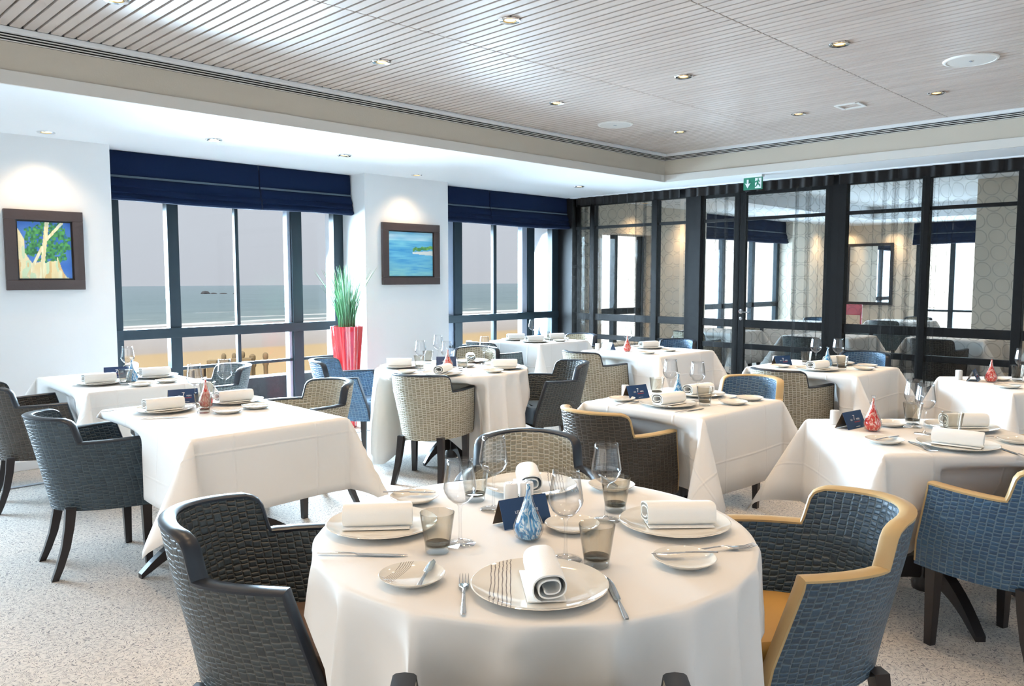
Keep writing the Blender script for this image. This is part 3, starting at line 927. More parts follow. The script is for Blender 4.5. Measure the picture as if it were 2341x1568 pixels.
# ------------------------------------------------------------------ planter with reeds
pl = tag(empty('planter', (4.255, 6.49, 0)), 'tall fluted red planter with white pebbles and upright green reeds by window', 'planter')
flute = lambda a, z: 1 + 0.055 * cos(9 * (a + z * 0.25))
MB().lathe([(0.072, 0.0), (0.076, 0.01), (0.095, 0.3), (0.122, 0.65), (0.150, 0.97), (0.153, 0.985), (0.140, 0.985), (0.136, 0.94), (0.001, 0.94)], 72, fn=flute).build('pot', M['red_gloss'], pl, smooth=True)
for i in range(11):
    a = i * 2.4; r = 0.035 + 0.075 * ((i * 7) % 11) / 11
    pr = 0.018 + 0.008 * random.random()
    MB().lathe([(0.001, 0), (pr * .8, pr * .25), (pr, pr * .6), (pr * .7, pr * 1.05), (0.001, pr * 1.2)], 10, r * cos(a), r * sin(a)).build('pebble', M['pebble'], pl, smooth=True, loc=(0, 0, 0.938 + 0.01 * (i % 3)))
rb = MB()
for i in range(210):
    a = random.random() * 2 * pi; r0 = 0.075 * sqrt(random.random()); L = 0.62 * (0.70 + 0.35 * random.random())
    ln = 0.04 + 0.48 * (r0 / 0.075) * random.random(); aa = a + random.uniform(-0.4, 0.4)
    p0 = Vector((r0 * cos(a), r0 * sin(a), 0.93)); pts = []
    for k in range(5):
        t = k / 4
        pts.append(p0 + Vector((cos(aa) * ln * 0.55 * t ** 2.0 * L / .6 + 0.01 * t * sin(i), sin(aa) * ln * 0.55 * t ** 2.0 * L / .6, L * t * (1 - 0.05 * ln * t))))
    wd = 0.0042; side = Vector((-sin(a + i), cos(a + i), 0)) * wd
    vs = []
    for k, p in enumerate(pts):
        kk = 1.0 - 0.8 * (k / 4) ** 2
        vs += [p - side * kk, p + side * kk]
    b = rb.add(vs, [], 0)
    for k in range(4):
        rb.f.append((b + 2 * k, b + 2 * k + 1, b + 2 * k + 3, b + 2 * k + 2)); rb.mi.append(1 if (i % 9 == 0 and k > 1) else 0)
tag(rb.build('reeds', [M['grass'], M['grass_tip']], pl, fix=False), kind='stuff')


# ================================================================== chairs
def chair_meshes():
    ZB, ZA, Z0 = 0.775, 0.66, 0.315
    T = 0.044

    def pt(phi, z, inner):
        u = (z - Z0) / (ZB - Z0)
        xf = 0.285 - 0.015 * min(1, (z - Z0) / 0.1) - 0.07 * max(0, (z - 0.42) / 0.24)
        if z > ZA: xf = 0.20
        xb = 0.165 + 0.10 * u ** 1.1
        b = 0.245 + 0.044 * min(1, (z - Z0) / (ZA - Z0))
        a = xf + xb
        if inner: a -= T * (1 if abs(phi) < 89 else 1); b -= T
        c = cos(radians(phi)) ** 0.92 if abs(phi) < 90 else 0.0
        return Vector((xf - a * c, b * sin(radians(phi)), z))
    phis = [-90, -84, -78, -72, -66, -60, -56, -53.2, -52.4, -51.0, -49.5, -47.5, -44, -39, -33, -27, -20, -13, -6.5, 0]
    phis = phis + [-p for p in phis[-2::-1]]

    def ztop(p):
        q = abs(p)
        if q >= 53: return ZA + 0.006 * max(0, (q - 60) / 30)
        if q >= 52: return ZA + 0.02
        if q >= 50.8: return 0.742
        if q >= 49: return 0.760
        if q >= 47: return 0.768
        return ZB + 0.008 * cos(radians(q * 1.9))
    # shell
    sh = MB(); nt_ = 8
    Po, Uo, Pi, Ui = [], [], [], []
    arc = [0.0]
    for i in range(1, len(phis)):
        arc.append(arc[-1] + (pt(phis[i], 0.5, False) - pt(phis[i - 1], 0.5, False)).length)
    for j in range(nt_ + 1):
        ro, uo, ri, ui = [], [], [], []
        for i, p in enumerate(phis):
            zt = ztop(p)
            z = Z0 + (zt - Z0) * j / nt_; ro.append(pt(p, z, False)); uo.append((arc[i], z))
            zi = 0.40 + (zt - 0.40) * j / nt_; ri.append(pt(p, zi, True)); ui.append((arc[i] + 3.0, zi))
        Po.append(ro); Uo.append(uo); Pi.append(ri); Ui.append(ui)
    sh.grid(Po, uv=Uo); sh.grid([r[::-1] for r in Pi], uv=[r[::-1] for r in Ui])
    n = len(phis)
    bo = 0; bi = (nt_ + 1) * n
    top_o = [nt_ * n + i for i in range(n)]; top_i = [bi + nt_ * n + (n - 1 - i) for i in range(n)]
    for i in range(n - 1):
        sh.f.append((top_o[i], top_o[i + 1], top_i[i + 1], top_i[i])); sh.mi.append(0)
    for i in (0, n - 1):
        for j in range(nt_):
            oi = i; ii = n - 1 - i
            sh.f.append((j * n + oi, (j + 1) * n + oi, bi + (j + 1) * n + ii, bi + j * n + ii)); sh.mi.append(0)
    sh.f.append(tuple(range(n))); sh.mi.append(0)
    me_shell = sh.mesh('shell', M['c_teal'], smooth=True)
    # leather trim over the rim and down the arm fronts
    path = []
    for z in (0.33, 0.37, 0.42, 0.48, 0.54, 0.60, 0.64):
        path.append((pt(-90, z, False), pt(-90, z, True)))
    for p in phis:
        path.append((pt(p, ztop(p), False), pt(p, ztop(p), True)))
    for z in (0.64, 0.60, 0.54, 0.48, 0.42, 0.37, 0.33):
        path.append((pt(90, z, False), pt(90, z, True)))
    secs = []
    for i, (o, inn) in enumerate(path):
        a = path[max(0, i - 1)]; b = path[min(len(path) - 1, i + 1)]
        t = ((b[0] + b[1]) - (a[0] + a[1])).normalized(); ac = (inn - o)
        nn = ac.cross(t); nn.normalize()
        ref = Vector((1, 0, 0.4)) if (i < 6 or i > len(path) - 7) else Vector((0.2 if abs(t.z) > .5 else 0, 0, 1))
        if nn.dot(ref) < 0: nn = -nn
        prof = [(-0.03, -0.006), (-0.04, 0.001), (0.10, 0.005), (0.5, 0.007), (0.90, 0.005), (1.04, 0.001), (1.03, -0.006)]
        secs.append([o + ac * f + nn * hh for f, hh in prof])
    me_trim = MB().sweep(secs).mesh('trim', M['teal_trim'], smooth=True)
    # seat cushion
    st = MB(); out = []
    for k in range(23):
        a = radians(-90 + 180 * k / 22)
        out.append((0.275 - 0.355 * cos(a), 0.195 * sin(a)))
    out += [(0.288, 0.18), (0.293, 0.14), (0.295, 0.07), (0.295, 0.0), (0.295, -0.07), (0.293, -0.14), (0.288, -0.18)]
    out = out[::-1]
    rings = [(0.90, 0.33), (0.94, 0.345), (1.02, 0.42), (1.02, 0.435), (1.0, 0.450), (0.95, 0.459), (0.6, 0.464), (0.02, 0.466)]
    st.grid([[(0.27 + (x - 0.27) * f if x < 0.27 else x - 0.03 * max(0, 1 - f), y * f, z) for x, y in out] for f, z in rings], closed=True)
    st.f.append(tuple(range(len(out)))); st.mi.append(0)
    me_seat = st.mesh('seat', M['brown_seat'], smooth=True)

    def leg(path_, w0, w1):
        secs = []
        m = len(path_)
        for i, (x, y, z) in enumerate(path_):
            wd = (w0 + (w1 - w0) * i / (m - 1)) / 2
            secs.append([(x - wd, y - wd, z), (x + wd, y - wd, z), (x + wd, y + wd, z), (x - wd, y + wd, z)])
        return MB().sweep(secs).mesh('leg', M['leg'])
    legs = []
    for s_ in (-1, 1):
        legs.append(leg([(0.225, s_ * 0.205, 0.335), (0.226, s_ * 0.206, 0.16), (0.228, s_ * 0.208, 0.0)], 0.046, 0.030))
        legs.append(leg([(-0.105, s_ * 0.150, 0.335), (-0.115, s_ * 0.156, 0.25), (-0.135, s_ * 0.164, 0.15), (-0.165, s_ * 0.172, 0.06), (-0.19, s_ * 0.178, 0.0)], 0.046, 0.030))
    return me_shell, me_trim, me_seat, legs


CM = chair_meshes()


def set_mat(o, m):
    o.material_slots[0].link = 'OBJECT'; o.material_slots[0].material = m


def chair(x, y, ang, fabric, trim, seat, label, group):
    r = tag(empty('tub_chair', (x, y, 0), radians(ang)), label, 'chair', group)
    for nm, me, m in (('shell', CM[0], fabric), ('trim', CM[1], trim), ('seat', CM[2], seat)):
        o = link(bpy.data.objects.new(nm, me), r); set_mat(o, M[m])
    for me in CM[3]:
        link(bpy.data.objects.new('leg', me), r)
    return r


G1 = 'tub chairs round the dining tables'
CH = [
    (1.05, 2.08, -52, 'c_teal', 'teal_trim', 'brown_seat', 'dark teal tub chair with blue-grey piping at front round table, brown seat'),
    (2.275, 0.975, 143, 'c_dusk', 'tan_trim', 'ochre_seat', 'blue tub chair with tan piping and ochre seat at front round table'),
    (2.31, 2.21, 225, 'c_cream', 'teal_trim', 'olive_seat', 'cream woven-look tub chair with dark piping across the front round table'),
    (0.96, 0.88, 45, 'c_cream', 'teal_trim', 'olive_seat', 'cream tub chair with dark piping, only its two arm tips showing over front tablecloth'),
    (1.265, 4.31, -6, 'c_navy', 'teal_trim', 'blue_seat', 'deep blue tub chair at the end of the long table before sea window'),
    (1.34, 5.73, -8, 'c_brown', 'teal_trim', 'brown_seat', 'brown tub chair cut by the picture edge at the wall table'),
    (2.62, 5.78, 178, 'c_grey', 'teal_trim', 'blue_seat', 'slate blue tub chair before the window at the wall table'),
    (2.64, 4.42, 184, 'c_cream', 'teal_trim', 'olive_seat', 'cream tub chair with blue piping at the long table, before the sea window'),
    (3.57, 5.53, -48, 'c_blue', 'teal_trim', 'blue_seat', 'bright blue tub chair beside the red planter at the round table'),
    (3.525, 4.375, 27, 'c_cream', 'teal_trim', 'olive_seat', 'cream olive tub chair with its back to us at the planter-side round table'),
    (4.66, 4.15, 155, 'c_teal', 'teal_trim', 'blue_seat', 'dark teal tub chair seen side-on at the planter-side round table'),
    (5.02, 5.50, 221, 'c_cream', 'teal_trim', 'olive_seat', 'cream tub chair behind the planter-side round table, facing us'),
    (5.74, 6.06, -4, 'c_grey', 'teal_trim', 'blue_seat', 'grey tub chair with its back to us at the corner window table'),
    (7.10, 6.02, 188, 'c_cream', 'teal_trim', 'olive_seat', 'pale cream tub chair in the corner at the corner window table'),
    (5.64, 4.62, -2, 'c_cream', 'teal_trim', 'olive_seat', 'cream tub chair with its back to us at the table before glazed doors'),
    (7.20, 4.74, 186, 'c_blue', 'teal_trim', 'blue_seat', 'blue tub chair close to the glazed doors, facing us'),
    (3.25, 2.53, -2, 'c_brown', 'tan_trim', 'brown_seat', 'dark brown tub chair with tan piping at the middle square table'),
    (4.77, 2.58, 182, 'c_blue', 'tan_trim', 'ochre_seat', 'blue tub chair with tan piping behind the middle square table'),
    (5.59, 2.70, -2, 'c_cream', 'teal_trim', 'olive_seat', 'brownish cream tub chair with its back to us at the curtain-side table'),
    (7.13, 2.74, 182, 'c_blue', 'teal_trim', 'blue_seat', 'blue tub chair close to the sheer curtain at the curtain-side table'),
    (3.42, 0.675, 67, 'c_blue', 'tan_trim', 'ochre_seat', 'bright blue tub chair with tan piping, back to us, at front diagonal table'),
    (4.46, 0.66, 136, 'c_brown', 'tan_trim', 'ochre_seat', 'tan-edged tub chair mostly hidden behind the front diagonal table'),
]
NCH = [(8.72, 5.45, 0, 'c_cream', 'cream tub chair behind glass at the first table of the next room'), (10.05, 5.45, 180, 'c_cream', 'cream tub chair behind glass, across the first table'),
       (8.82, 4.02, 0, 'c_grey', 'slate tub chair close behind the glazed doors'), (10.15, 4.02, 180, 'c_grey', 'slate tub chair across the table behind the glazed doors'),
       (9.5, 2.85, 0, 'c_brown', 'brown tub chair behind the curtain past the doors'), (10.9, 2.85, 180, 'c_blue', 'blue tub chair across the table behind the curtain past the doors'),
       (10.3, 1.5, 180, 'c_grey', 'slate tub chair at the table behind the curtain end'), (12.95, 4.6, 0, 'c_grey', 'slate tub chair before the end window of the next room'),
       (14.3, 4.6, 180, 'c_cream', 'cream tub chair under the end window of the next room'), (12.9, 5.75, 180, 'c_blue', 'blue tub chair under the big blind of the next room')]
for c in CH:
    chair(*c, G1)


# ================================================================== tables
def table_base(root, h=0.715, r=0.42, rot=0.0):
    """column with four arched black feet"""
    MB().lathe([(0.055, 0.05), (0.06, 0.08), (0.042, 0.12), (0.038, 0.55), (0.06, 0.66), (0.10, 0.70), (0.10, h)], 16).build('column', M['leg'], root, smooth=True)
    secs = []
    for i in range(9):
        t = i / 8; x = 0.03 + (r - 0.03) * t; z = 0.155 * (1 - t ** 2.2) + 0.012
        hh = 0.075 * (1 - t) + 0.022
        wd = 0.026 - 0.006 * t
        secs.append([(x, -wd, max(0.0, z - hh / 2 - 0.01)), (x, wd, max(0.0, z - hh / 2 - 0.01)), (x, wd, z + hh / 2), (x, -wd, z + hh / 2)])
    me = MB().sweep(secs).mesh('foot', M['leg'])
    for k in range(4):
        o = bpy.data.objects.new('foot', me); o.rotation_euler[2] = rot + k * pi / 2; link(o, root)


def m_cloth_creased():
    """ironed fold lines across the cloth"""
    m = mat('white_damask_creased', (0.82, 0.80, 0.775), 0.75, spec=0.25, sheen=0.1); h = N(m)
    uv = h.n('UVMap').outputs[0]; sp = h.n('SeparateXYZ'); h.l(uv, sp.inputs[0])

    def lines(c):
        a = h.m('ABSOLUTE', h.m('SUBTRACT', h.m('FRACT', h.m('DIVIDE', c, 0.42)), 0.5))
        return h.ramp(a, (0.0, 1.0), (0.02, 0.0))
    ln = h.m('ADD', lines(sp.outputs[0]), lines(sp.outputs[1]))
    wv = h.noise(uv, 5, 3)
    h.bump(h.m('ADD', h.m('MULTIPLY', ln, 0.5), h.m('MULTIPLY', wv, 0.6)), 0.35, 0.012)
    return m


M['cloth_c'] = m_cloth_creased()
ZT = 0.75


def pushed(px, py, pz, tx, ty):
    """a hanging cloth gives way where a chair is pushed in under the table edge (world coordinates)"""
    for (hx, hy, ang, *_r) in CH + NCH:
        if hypot(hx - tx, hy - ty) > 1.35: continue
        c, s = cos(radians(ang)), sin(radians(ang))
        lx, ly = (px - hx) * c + (py - hy) * s, -(px - hx) * s + (py - hy) * c
        if lx < -0.30 or lx > 0.325 or abs(ly) > 0.42: continue
        k = min(1.0, max(0.0, (0.714 - pz) / 0.046)) * min(1.0, (0.42 - abs(ly)) / 0.16)
        k = k * k * (3 - 2 * k)
        tx_ = 0.242 + 0.085 * min(1.0, max(0.0, (0.62 - pz) / 0.18))
        lx2 = lx + max(0.0, tx_ - lx) * k + (0.05 if lx < tx_ else 0.0) * (1 - abs(sin(ly * 11 + 1.5 * sin(ly * 7 + hx)))) ** 1.4 * k
        px, py = hx + lx2 * c - ly * s, hy + lx2 * s + ly * c
    return px, py, pz


def rect_table(x0, x1, y0, y1, ang, drop, tl, cl, seed, brot=0.0):
    cx, cy = (x0 + x1) / 2, (y0 + y1) / 2; a, b = (x1 - x0) / 2, (y1 - y0) / 2
    rnd = random.Random(seed)
    t = tag(empty('dining_table', (cx, cy, 0), radians(ang)), tl, 'table', 'cloth-covered dining tables')
    MB().box(-a + .012, a - .012, -b + .012, b - .012, 0.715, 0.743, 0.004).build('tabletop', M['leg'], t)
    table_base(t, r=0.43, rot=brot)
    D = drop
    hang = [0.006, 0.014, 0.03, 0.042, 0.055, 0.068, 0.082, 0.11, 0.15, 0.20, 0.26, 0.32, D]
    hang = [h for h in hang if h < D - 0.02] + [D]
    px = [-(a + h) for h in hang[::-1]] + [-a + 2 * a * i / 22 for i in range(23)] + [a + h for h in hang]
    py = [-(b + h) for h in hang[::-1]] + [-b + 2 * b * i / 22 for i in range(23)] + [b + h for h in hang]
    ph = [rnd.uniform(0, 6) for _ in range(8)]
    amax = [radians(rnd.uniform(24, 36)) for _ in range(4)]
    tw = [rnd.uniform(-0.25, 0.25) for _ in range(4)]

    def m3(p, q):
        sxp = 1 if p > 0 else -1; syq = 1 if q > 0 else -1
        dx, dy = max(abs(p) - a, 0), max(abs(q) - b, 0)
        rr = 0.010
        rd = lambda d: rr * (1 - exp(-d / rr))
        down = lambda d: max(0.0, d - rr * 0.6 * (1 - exp(-d / rr)))
        if dx == 0 and dy == 0:
            return (p, q, ZT + 0.001)
        if dy == 0:
            e = min(1, (b - abs(q)) / 0.12)
            o = rd(dx) + dx * (0.035 + 0.03 * sin(q * 7 + ph[0 if sxp > 0 else 1]) * e)
            return (sxp * (a + o), q * (1 + 0.0 * dx), ZT - down(dx))
        if dx == 0:
            e = min(1, (a - abs(p)) / 0.12)
            o = rd(dy) + dy * (0.035 + 0.03 * sin(p * 7 + ph[2 if syq > 0 else 3]) * e)
            return (p, syq * (b + o), ZT - down(dy))
        ci = (0 if sxp > 0 else 1) + (0 if syq > 0 else 2)
        r = hypot(dx, dy); th = atan2(dy, dx)
        al = 0.035 + amax[ci] * sin(2 * th) ** 0.85
        s = th / (pi / 2)
        s2 = min(1, max(0, s + tw[ci] * sin(2 * th) ** 2))
        fi = (pi / 2) * (s2 * s2 * (3 - 2 * s2))
        k = r * sin(al)
        return (sxp * (a + rd(r) * cos(fi) * 0.9 + k * cos(fi)), syq * (b + rd(r) * sin(fi) * 0.9 + k * sin(fi)), ZT - down(r) * cos(al))
    mb = MB()
    ca, sa = cos(radians(ang)), sin(radians(ang))

    def m4(p, q):
        x, y, z = m3(p, q)
        if z >= ZT: return (x, y, z)
        wx, wy, z = pushed(cx + x * ca - y * sa, cy + x * sa + y * ca, z, cx, cy)
        wx -= cx; wy -= cy
        return (wx * ca + wy * sa, -wx * sa + wy * ca, z)
    mb.grid([[m4(p, q) for p in px] for q in py], uv=[[(p, q) for p in px] for q in py])
    o = mb.build('tablecloth', M['cloth_c'], None, smooth='all', loc=(cx, cy, 0), rz=radians(ang), fix=False)
    md = o.modifiers.new('thickness', 'SOLIDIFY'); md.thickness = 0.0016; md.offset = 1
    tag(o, cl, 'tablecloth', 'white tablecloths')
    return t


def round_table(cx, cy, R, half, rot, tl, cl, seed, nf=9, lmax=0.72, fold=0.055, slope=0.03):
    rnd = random.Random(seed)
    t = tag(empty('dining_table', (cx, cy, 0)), tl, 'table', 'cloth-covered dining tables')
    MB().lathe([(R - .012, 0.715), (R - .012, 0.743)], 64).build('tabletop', M['leg'], t)
    table_base(t, r=0.24, rot=radians(72))
    n = 216
    offs = [rnd.uniform(-0.5, 0.5) for _ in range(40)]
    rows, uvs = [], []
    rads = [0.02, R * .5, R * .85, R - 0.015, R]
    for r in rads:
        rows.append([(r * cos(2 * pi * k / n), r * sin(2 * pi * k / n), ZT + 0.001) for k in range(n)])
    ds = [0.008, 0.02, 0.042, 0.055, 0.068, 0.085, 0.12, 0.17, 0.26, 0.36, 0.48, 0.6, 0.74, 0.88, 1.0]
    ph = [rnd.uniform(0, 6.28) for _ in range(4)]
    for di, d in enumerate(ds):
        row = []
        for k in range(n):
            a = 2 * pi * k / n
            ar = a - rot
            L = min(lmax, half / max(abs(cos(ar)), abs(sin(ar))) - R)
            if di < 6: dd = d
            else: dd = 0.085 + (L - 0.085) * (d - 0.085) / 0.915
            wv = sin(nf * a + ph[0] + 0.9 * sin(2 * a + ph[1])) * (0.75 + 0.25 * sin(3 * a + ph[2]))
            wv = 2 * (1 - abs(wv)) ** 1.6 - 1
            f = fold * min(1.0, dd / 0.42) ** 0.9
            o = 0.010 * (1 - exp(-dd / 0.010)) + slope * dd + f * (wv + 0.15) - (0.02 * (1 - wv) * min(1, dd / 0.12))
            rr = R + o
            wx, wy, wz = pushed(cx + rr * cos(a), cy + rr * sin(a), ZT - max(0, dd - 0.006 * (1 - exp(-dd / 0.010))), cx, cy)
            row.append((wx - cx, wy - cy, wz))
        rows.append(row)
    mb = MB(); mb.grid(rows, closed=True, uv=[[(p[0], p[1] + (ZT - p[2])) for p in r] for r in rows])
    mb.f.append(tuple(range(n))); mb.mi.append(0)
    o = mb.build('tablecloth', M['cloth'], None, smooth='all', loc=(cx, cy, 0), fix=False)
    md = o.modifiers.new('thickness', 'SOLIDIFY'); md.thickness = 0.0016; md.offset = 1
    tag(o, cl, 'tablecloth', 'white tablecloths')


round_table(1.555, 1.465, 0.592, 1.18, 0.5, 'large round dining table in front, hidden under its cloth', 'white cloth falling in deep folds from the front round table', 4, nf=10, fold=0.05, slope=0.0)
rect_table(1.40, 2.18, 3.34, 4.46, 0, 0.36, 'long dining table standing before the sea window', 'white cloth with ironed creases on the long table before the sea window', 11)
rect_table(1.55, 2.30, 5.18, 6.25, 0, 0.40, 'dining table close to the wall with the tree painting', 'white cloth on the table close to the tree painting', 12)
round_table(4.00, 4.65, 0.585, 1.08, radians(18), 'round dining table between the red planter and the pier', 'white cloth reaching almost to the floor on the planter-side round table', 6, nf=11, lmax=0.70, fold=0.045)
rect_table(6.05, 6.82, 5.62, 6.38, 0, 0.40, 'dining table in the corner by the small sea window', 'white cloth on the corner table by the small sea window', 13)
rect_table(5.83, 6.72, 3.98, 4.86, 0, 0.40, 'dining table standing before the glazed doors', 'white cloth on the table standing before the glazed doors', 14, radians(45))
rect_table(3.42, 4.25, 2.07, 2.83, 0, 0.42, 'square dining table in the middle of the room', 'white cloth with pointed corner fold on the middle square table', 15)
rect_table(5.67, 6.46, 2.20, 3.05, 0, 0.42, 'square dining table beside the sheer curtain', 'white cloth on the square table beside the sheer curtain', 16)
rect_table(6.07 - .41, 6.07 + .41, 1.2 - .41, 1.2 + .41, 45, 0.42, 'diagonal dining table close to the curtain, partly out of view', 'white cloth on the far diagonal table close to the curtain', 17)
rect_table(3.78 - .40, 3.78 + .40, 1.13 - .40, 1.13 + .40, 45, 0.42, 'front diagonal dining table with two place settings', 'white cloth on the front diagonal table', 18)

# ================================================================== tableware
ZP = ZT + 0.0035     # resting height on the cloth


def proto_wine():
    r = empty('wine_glass', (0, 0, 0))
    MB().lathe([(0.0405, 0.0), (0.0405, 0.0012), (0.030, 0.003), (0.010, 0.006), (0.0055, 0.012)], 28).build('foot', M['wine'], r, smooth='all')
    MB().lathe([(0.0055, 0.012), (0.0040, 0.03), (0.0038, 0.08), (0.0052, 0.100), (0.009, 0.106)], 10, cap=False).build('stem', M['wine'], r, smooth='all')
    MB().lathe([(0.006, 0.1055), (0.020, 0.112), (0.033, 0.124), (0.0415, 0.140), (0.0435, 0.150), (0.0425, 0.158), (0.0385, 0.185), (0.0345, 0.212), (0.0328, 0.225), (0.0320, 0.2252), (0.0337, 0.212), (0.0377, 0.185), (0.0415, 0.158),
                (0.0425, 0.150), (0.0405, 0.141), (0.0322, 0.1255), (0.019, 0.114), (0.001, 0.110)], 32, cap=False).build('bowl', M['wine'], r, smooth='all')
    return r


def proto_tumbler():
    r = empty('tumbler', (0, 0, 0))
    MB().lathe([(0.029, 0.0), (0.031, 0.004), (0.0315, 0.016), (0.001, 0.016)], 28).build('base', M['clear_base'], r, smooth=True)
    MB().lathe([(0.0315, 0.0165), (0.034, 0.03), (0.0385, 0.06), (0.0445, 0.102), (0.0430, 0.1022), (0.0370, 0.06), (0.0325, 0.03), (0.030, 0.022)], 32, cap=False).build('body', M['smoke'], r, smooth=True)
    MB().lathe([(0.0305, 0.0185), (0.031, 0.024), (0.001, 0.0215)], 28).build('bottom', M['smoke_dark'], r, smooth=True)
    return r


def proto_vase(m):
    r = empty('bud_vase', (0, 0, 0))
    MB().lathe([(0.020, 0.002), (0.030, 0.010), (0.0365, 0.026), (0.0365, 0.038), (0.029, 0.058), (0.0185, 0.080), (0.010, 0.104), (0.0055, 0.130), (0.0045, 0.150)], 28).build('core', m, r, smooth='all')
    MB().lathe([(0.022, 0.0), (0.034, 0.008), (0.0405, 0.026), (0.0405, 0.040), (0.033, 0.060), (0.022, 0.083), (0.013, 0.107), (0.0080, 0.133), (0.0075, 0.156), (0.009, 0.162), (0.006, 0.162)], 28).build('clear_casing', M['wine'], r, smooth='all')
    return r


def plate_mesh(R, m):
    return MB().lathe([(R * .55, 0.0), (R * .60, 0.0025), (R * .80, 0.006), (R * .97, 0.0155), (R, 0.0175), (R * .985, 0.0185), (R * .93, 0.0150), (R * .78, 0.0085), (R * .5, 0.0065), (0.001, 0.006)], 56).mesh('plate', m, smooth=True)


PL_BIG_S = plate_mesh(0.155, M['plate']); PL_BIG = plate_mesh(0.155, M['ceramic'])
PL_SM_S = plate_mesh(0.077, M['plate']); PL_SM = plate_mesh(0.077, M['ceramic'])


def proto_shaker():
    r = empty('shaker', (0, 0, 0))
    MB().lathe([(0.021, 0), (0.022, 0.002), (0.022, 0.060), (0.020, 0.065), (0.013, 0.066), (0.001, 0.0655)], 24).build('pot', M['shaker'], r, smooth=True)
    mb = MB()
    for k in range(3):
        a = k * 2.1
        mb.lathe([(0.0015, 0.0658), (0.0015, 0.0668)], 6, 0.006 * cos(a), 0.006 * sin(a))
    mb.build('pour_hole', M['hole'], r)
    return r


def napkin_mesh(end_in=True):
    """linen napkin rolled into a soft loaf: a ribbon wound in a flattened spiral"""
    L = 0.095; out, inn = [], []
    turns = 2.15; n = 64
    for i in range(n + 1):
        t = i / n; a = -pi / 2 - 0.5 - t * turns * 2 * pi
        g = 1 - 0.62 * t
        cx_ = cos(a); sy_ = sin(a)
        p = 0.8
        x = 0.043 * g * (abs(cx_) ** p) * (1 if cx_ > 0 else -1); z = 0.0345 * g * (abs(sy_) ** p) * (1 if sy_ > 0 else -1) * (1.0 if sy_ > 0 else 0.9)
        out.append((x, z)); inn.append((x * (1 - 0.085 / g * 0.8), z * (1 - 0.13 / g * 0.8)))
    tail = [(0.058, -0.026), (0.052, -0.0262)]
    sec = out + inn[::-1]
    secs = []
    for y, k in ((-L, 0.985), (-L + 0.004, 1.0), (-0.03, 1.015), (0.03, 1.015), (L - 0.004, 1.0), (L, 0.985)):
        secs.append([(x * k, y + 0.004 * sin(x * 60), z * k + 0.0315) for x, z in sec])
    mb = MB()
    m = len(sec); b = mb.add([p for c in secs for p in c], [])
    for i in range(len(secs) - 1):
        for k in range(m):
            k2 = (k + 1) % m
            mb.f.append((b + i * m + k, b + i * m + k2, b + (i + 1) * m + k2, b + (i + 1) * m + k)); mb.mi.append(0)
    h = n + 1
    for s in (0, len(secs) - 1):
        for k in range(n):
            mb.f.append((b + s * m + k, b + s * m + k + 1, b + s * m + m - 2 - k, b + s * m + m - 1 - k)); mb.mi.append(0)
    # folded edge lying under the roll
    mb.box(-0.050, 0.034, -L + 0.004, L - 0.004, 0.0, 0.0035, 0.0015)
    return mb.mesh('napkin', M['napkin'], smooth=True)


NAP = napkin_mesh()


def strip_mesh(name, prof, th=0.0022):
    """cutlery piece from (x along, half width, height) stations"""
    mb = MB(); secs = []
    for x, wd, z in prof:
        secs.append([(x, -wd, z), (x, -wd * .5, z + th * .9), (x, wd * .5, z + th * .9), (x, wd, z), (x, wd * .5, z - th * .2), (x, -wd * .5, z - th * .2)])
    mb.sweep(secs)
    return mb


def knife_mesh():
    mb = strip_mesh('knife', [(-0.115, 0.0045, 0.004), (-0.105, 0.0058, 0.004), (-0.06, 0.0048, 0.0045), (-0.02, 0.0040, 0.0045)])
    mb2 = strip_mesh('knife', [(-0.02, 0.0040, 0.0045), (-0.012, 0.0075, 0.003), (0.03, 0.0085, 0.002), (0.08, 0.0082, 0.002), (0.105, 0.005, 0.002), (0.115, 0.0006, 0.002)], 0.0013)
    mb.add(mb2.v, mb2.f)
    return mb.mesh('table_knife', M['steel'], smooth=True)


def butter_mesh():
    mb = strip_mesh('knife', [(-0.085, 0.0042, 0.003), (-0.078, 0.0055, 0.003), (-0.04, 0.0040, 0.004), (-0.005, 0.0036, 0.004)])
    mb2 = strip_mesh('knife', [(-0.005, 0.0036, 0.004), (0.004, 0.0085, 0.003), (0.04, 0.0092, 0.002), (0.065, 0.0078, 0.002), (0.080, 0.0008, 0.002)], 0.0013)
    mb.add(mb2.v, mb2.f)
    return mb.mesh('butter_knife', M['steel'], smooth=True)


def fork_mesh():
    mb = strip_mesh('fork', [(-0.105, 0.0045, 0.003), (-0.095, 0.0060, 0.003), (-0.05, 0.0042, 0.006), (-0.01, 0.0032, 0.009), (0.015, 0.0034, 0.010), (0.028, 0.0075, 0.008), (0.042, 0.0118, 0.005), (0.056, 0.0125, 0.004)])
    for k in range(4):
        y = -0.0102 + k * 0.0068
        b = strip_mesh('tine', [(0.054, 0.0022, 0.004), (0.08, 0.0017, 0.004), (0.100, 0.0012, 0.008), (0.105, 0.0004, 0.0095)], 0.0014)
        mb.add([(x, yy + y, z) for x, yy, z in b.v], b.f)
    return mb.mesh('fork', M['steel'], smooth=True)


KN, BK, FO = knife_mesh(), butter_mesh(), fork_mesh()


def text_mesh(body, size, m):
    c = bpy.data.curves.new('lettering', 'FONT'); c.body = body; c.size = size; c.align_x = 'CENTER'; c.align_y = 'CENTER'; c.extrude = 0.0002
    o = bpy.data.objects.new('lettering', c); COL.objects.link(o)
    me = bpy.data.meshes.new_from_object(o.evaluated_get(bpy.context.evaluated_depsgraph_get()))
    bpy.data.objects.remove(o); me.materials.clear(); me.materials.append(m)
    return me


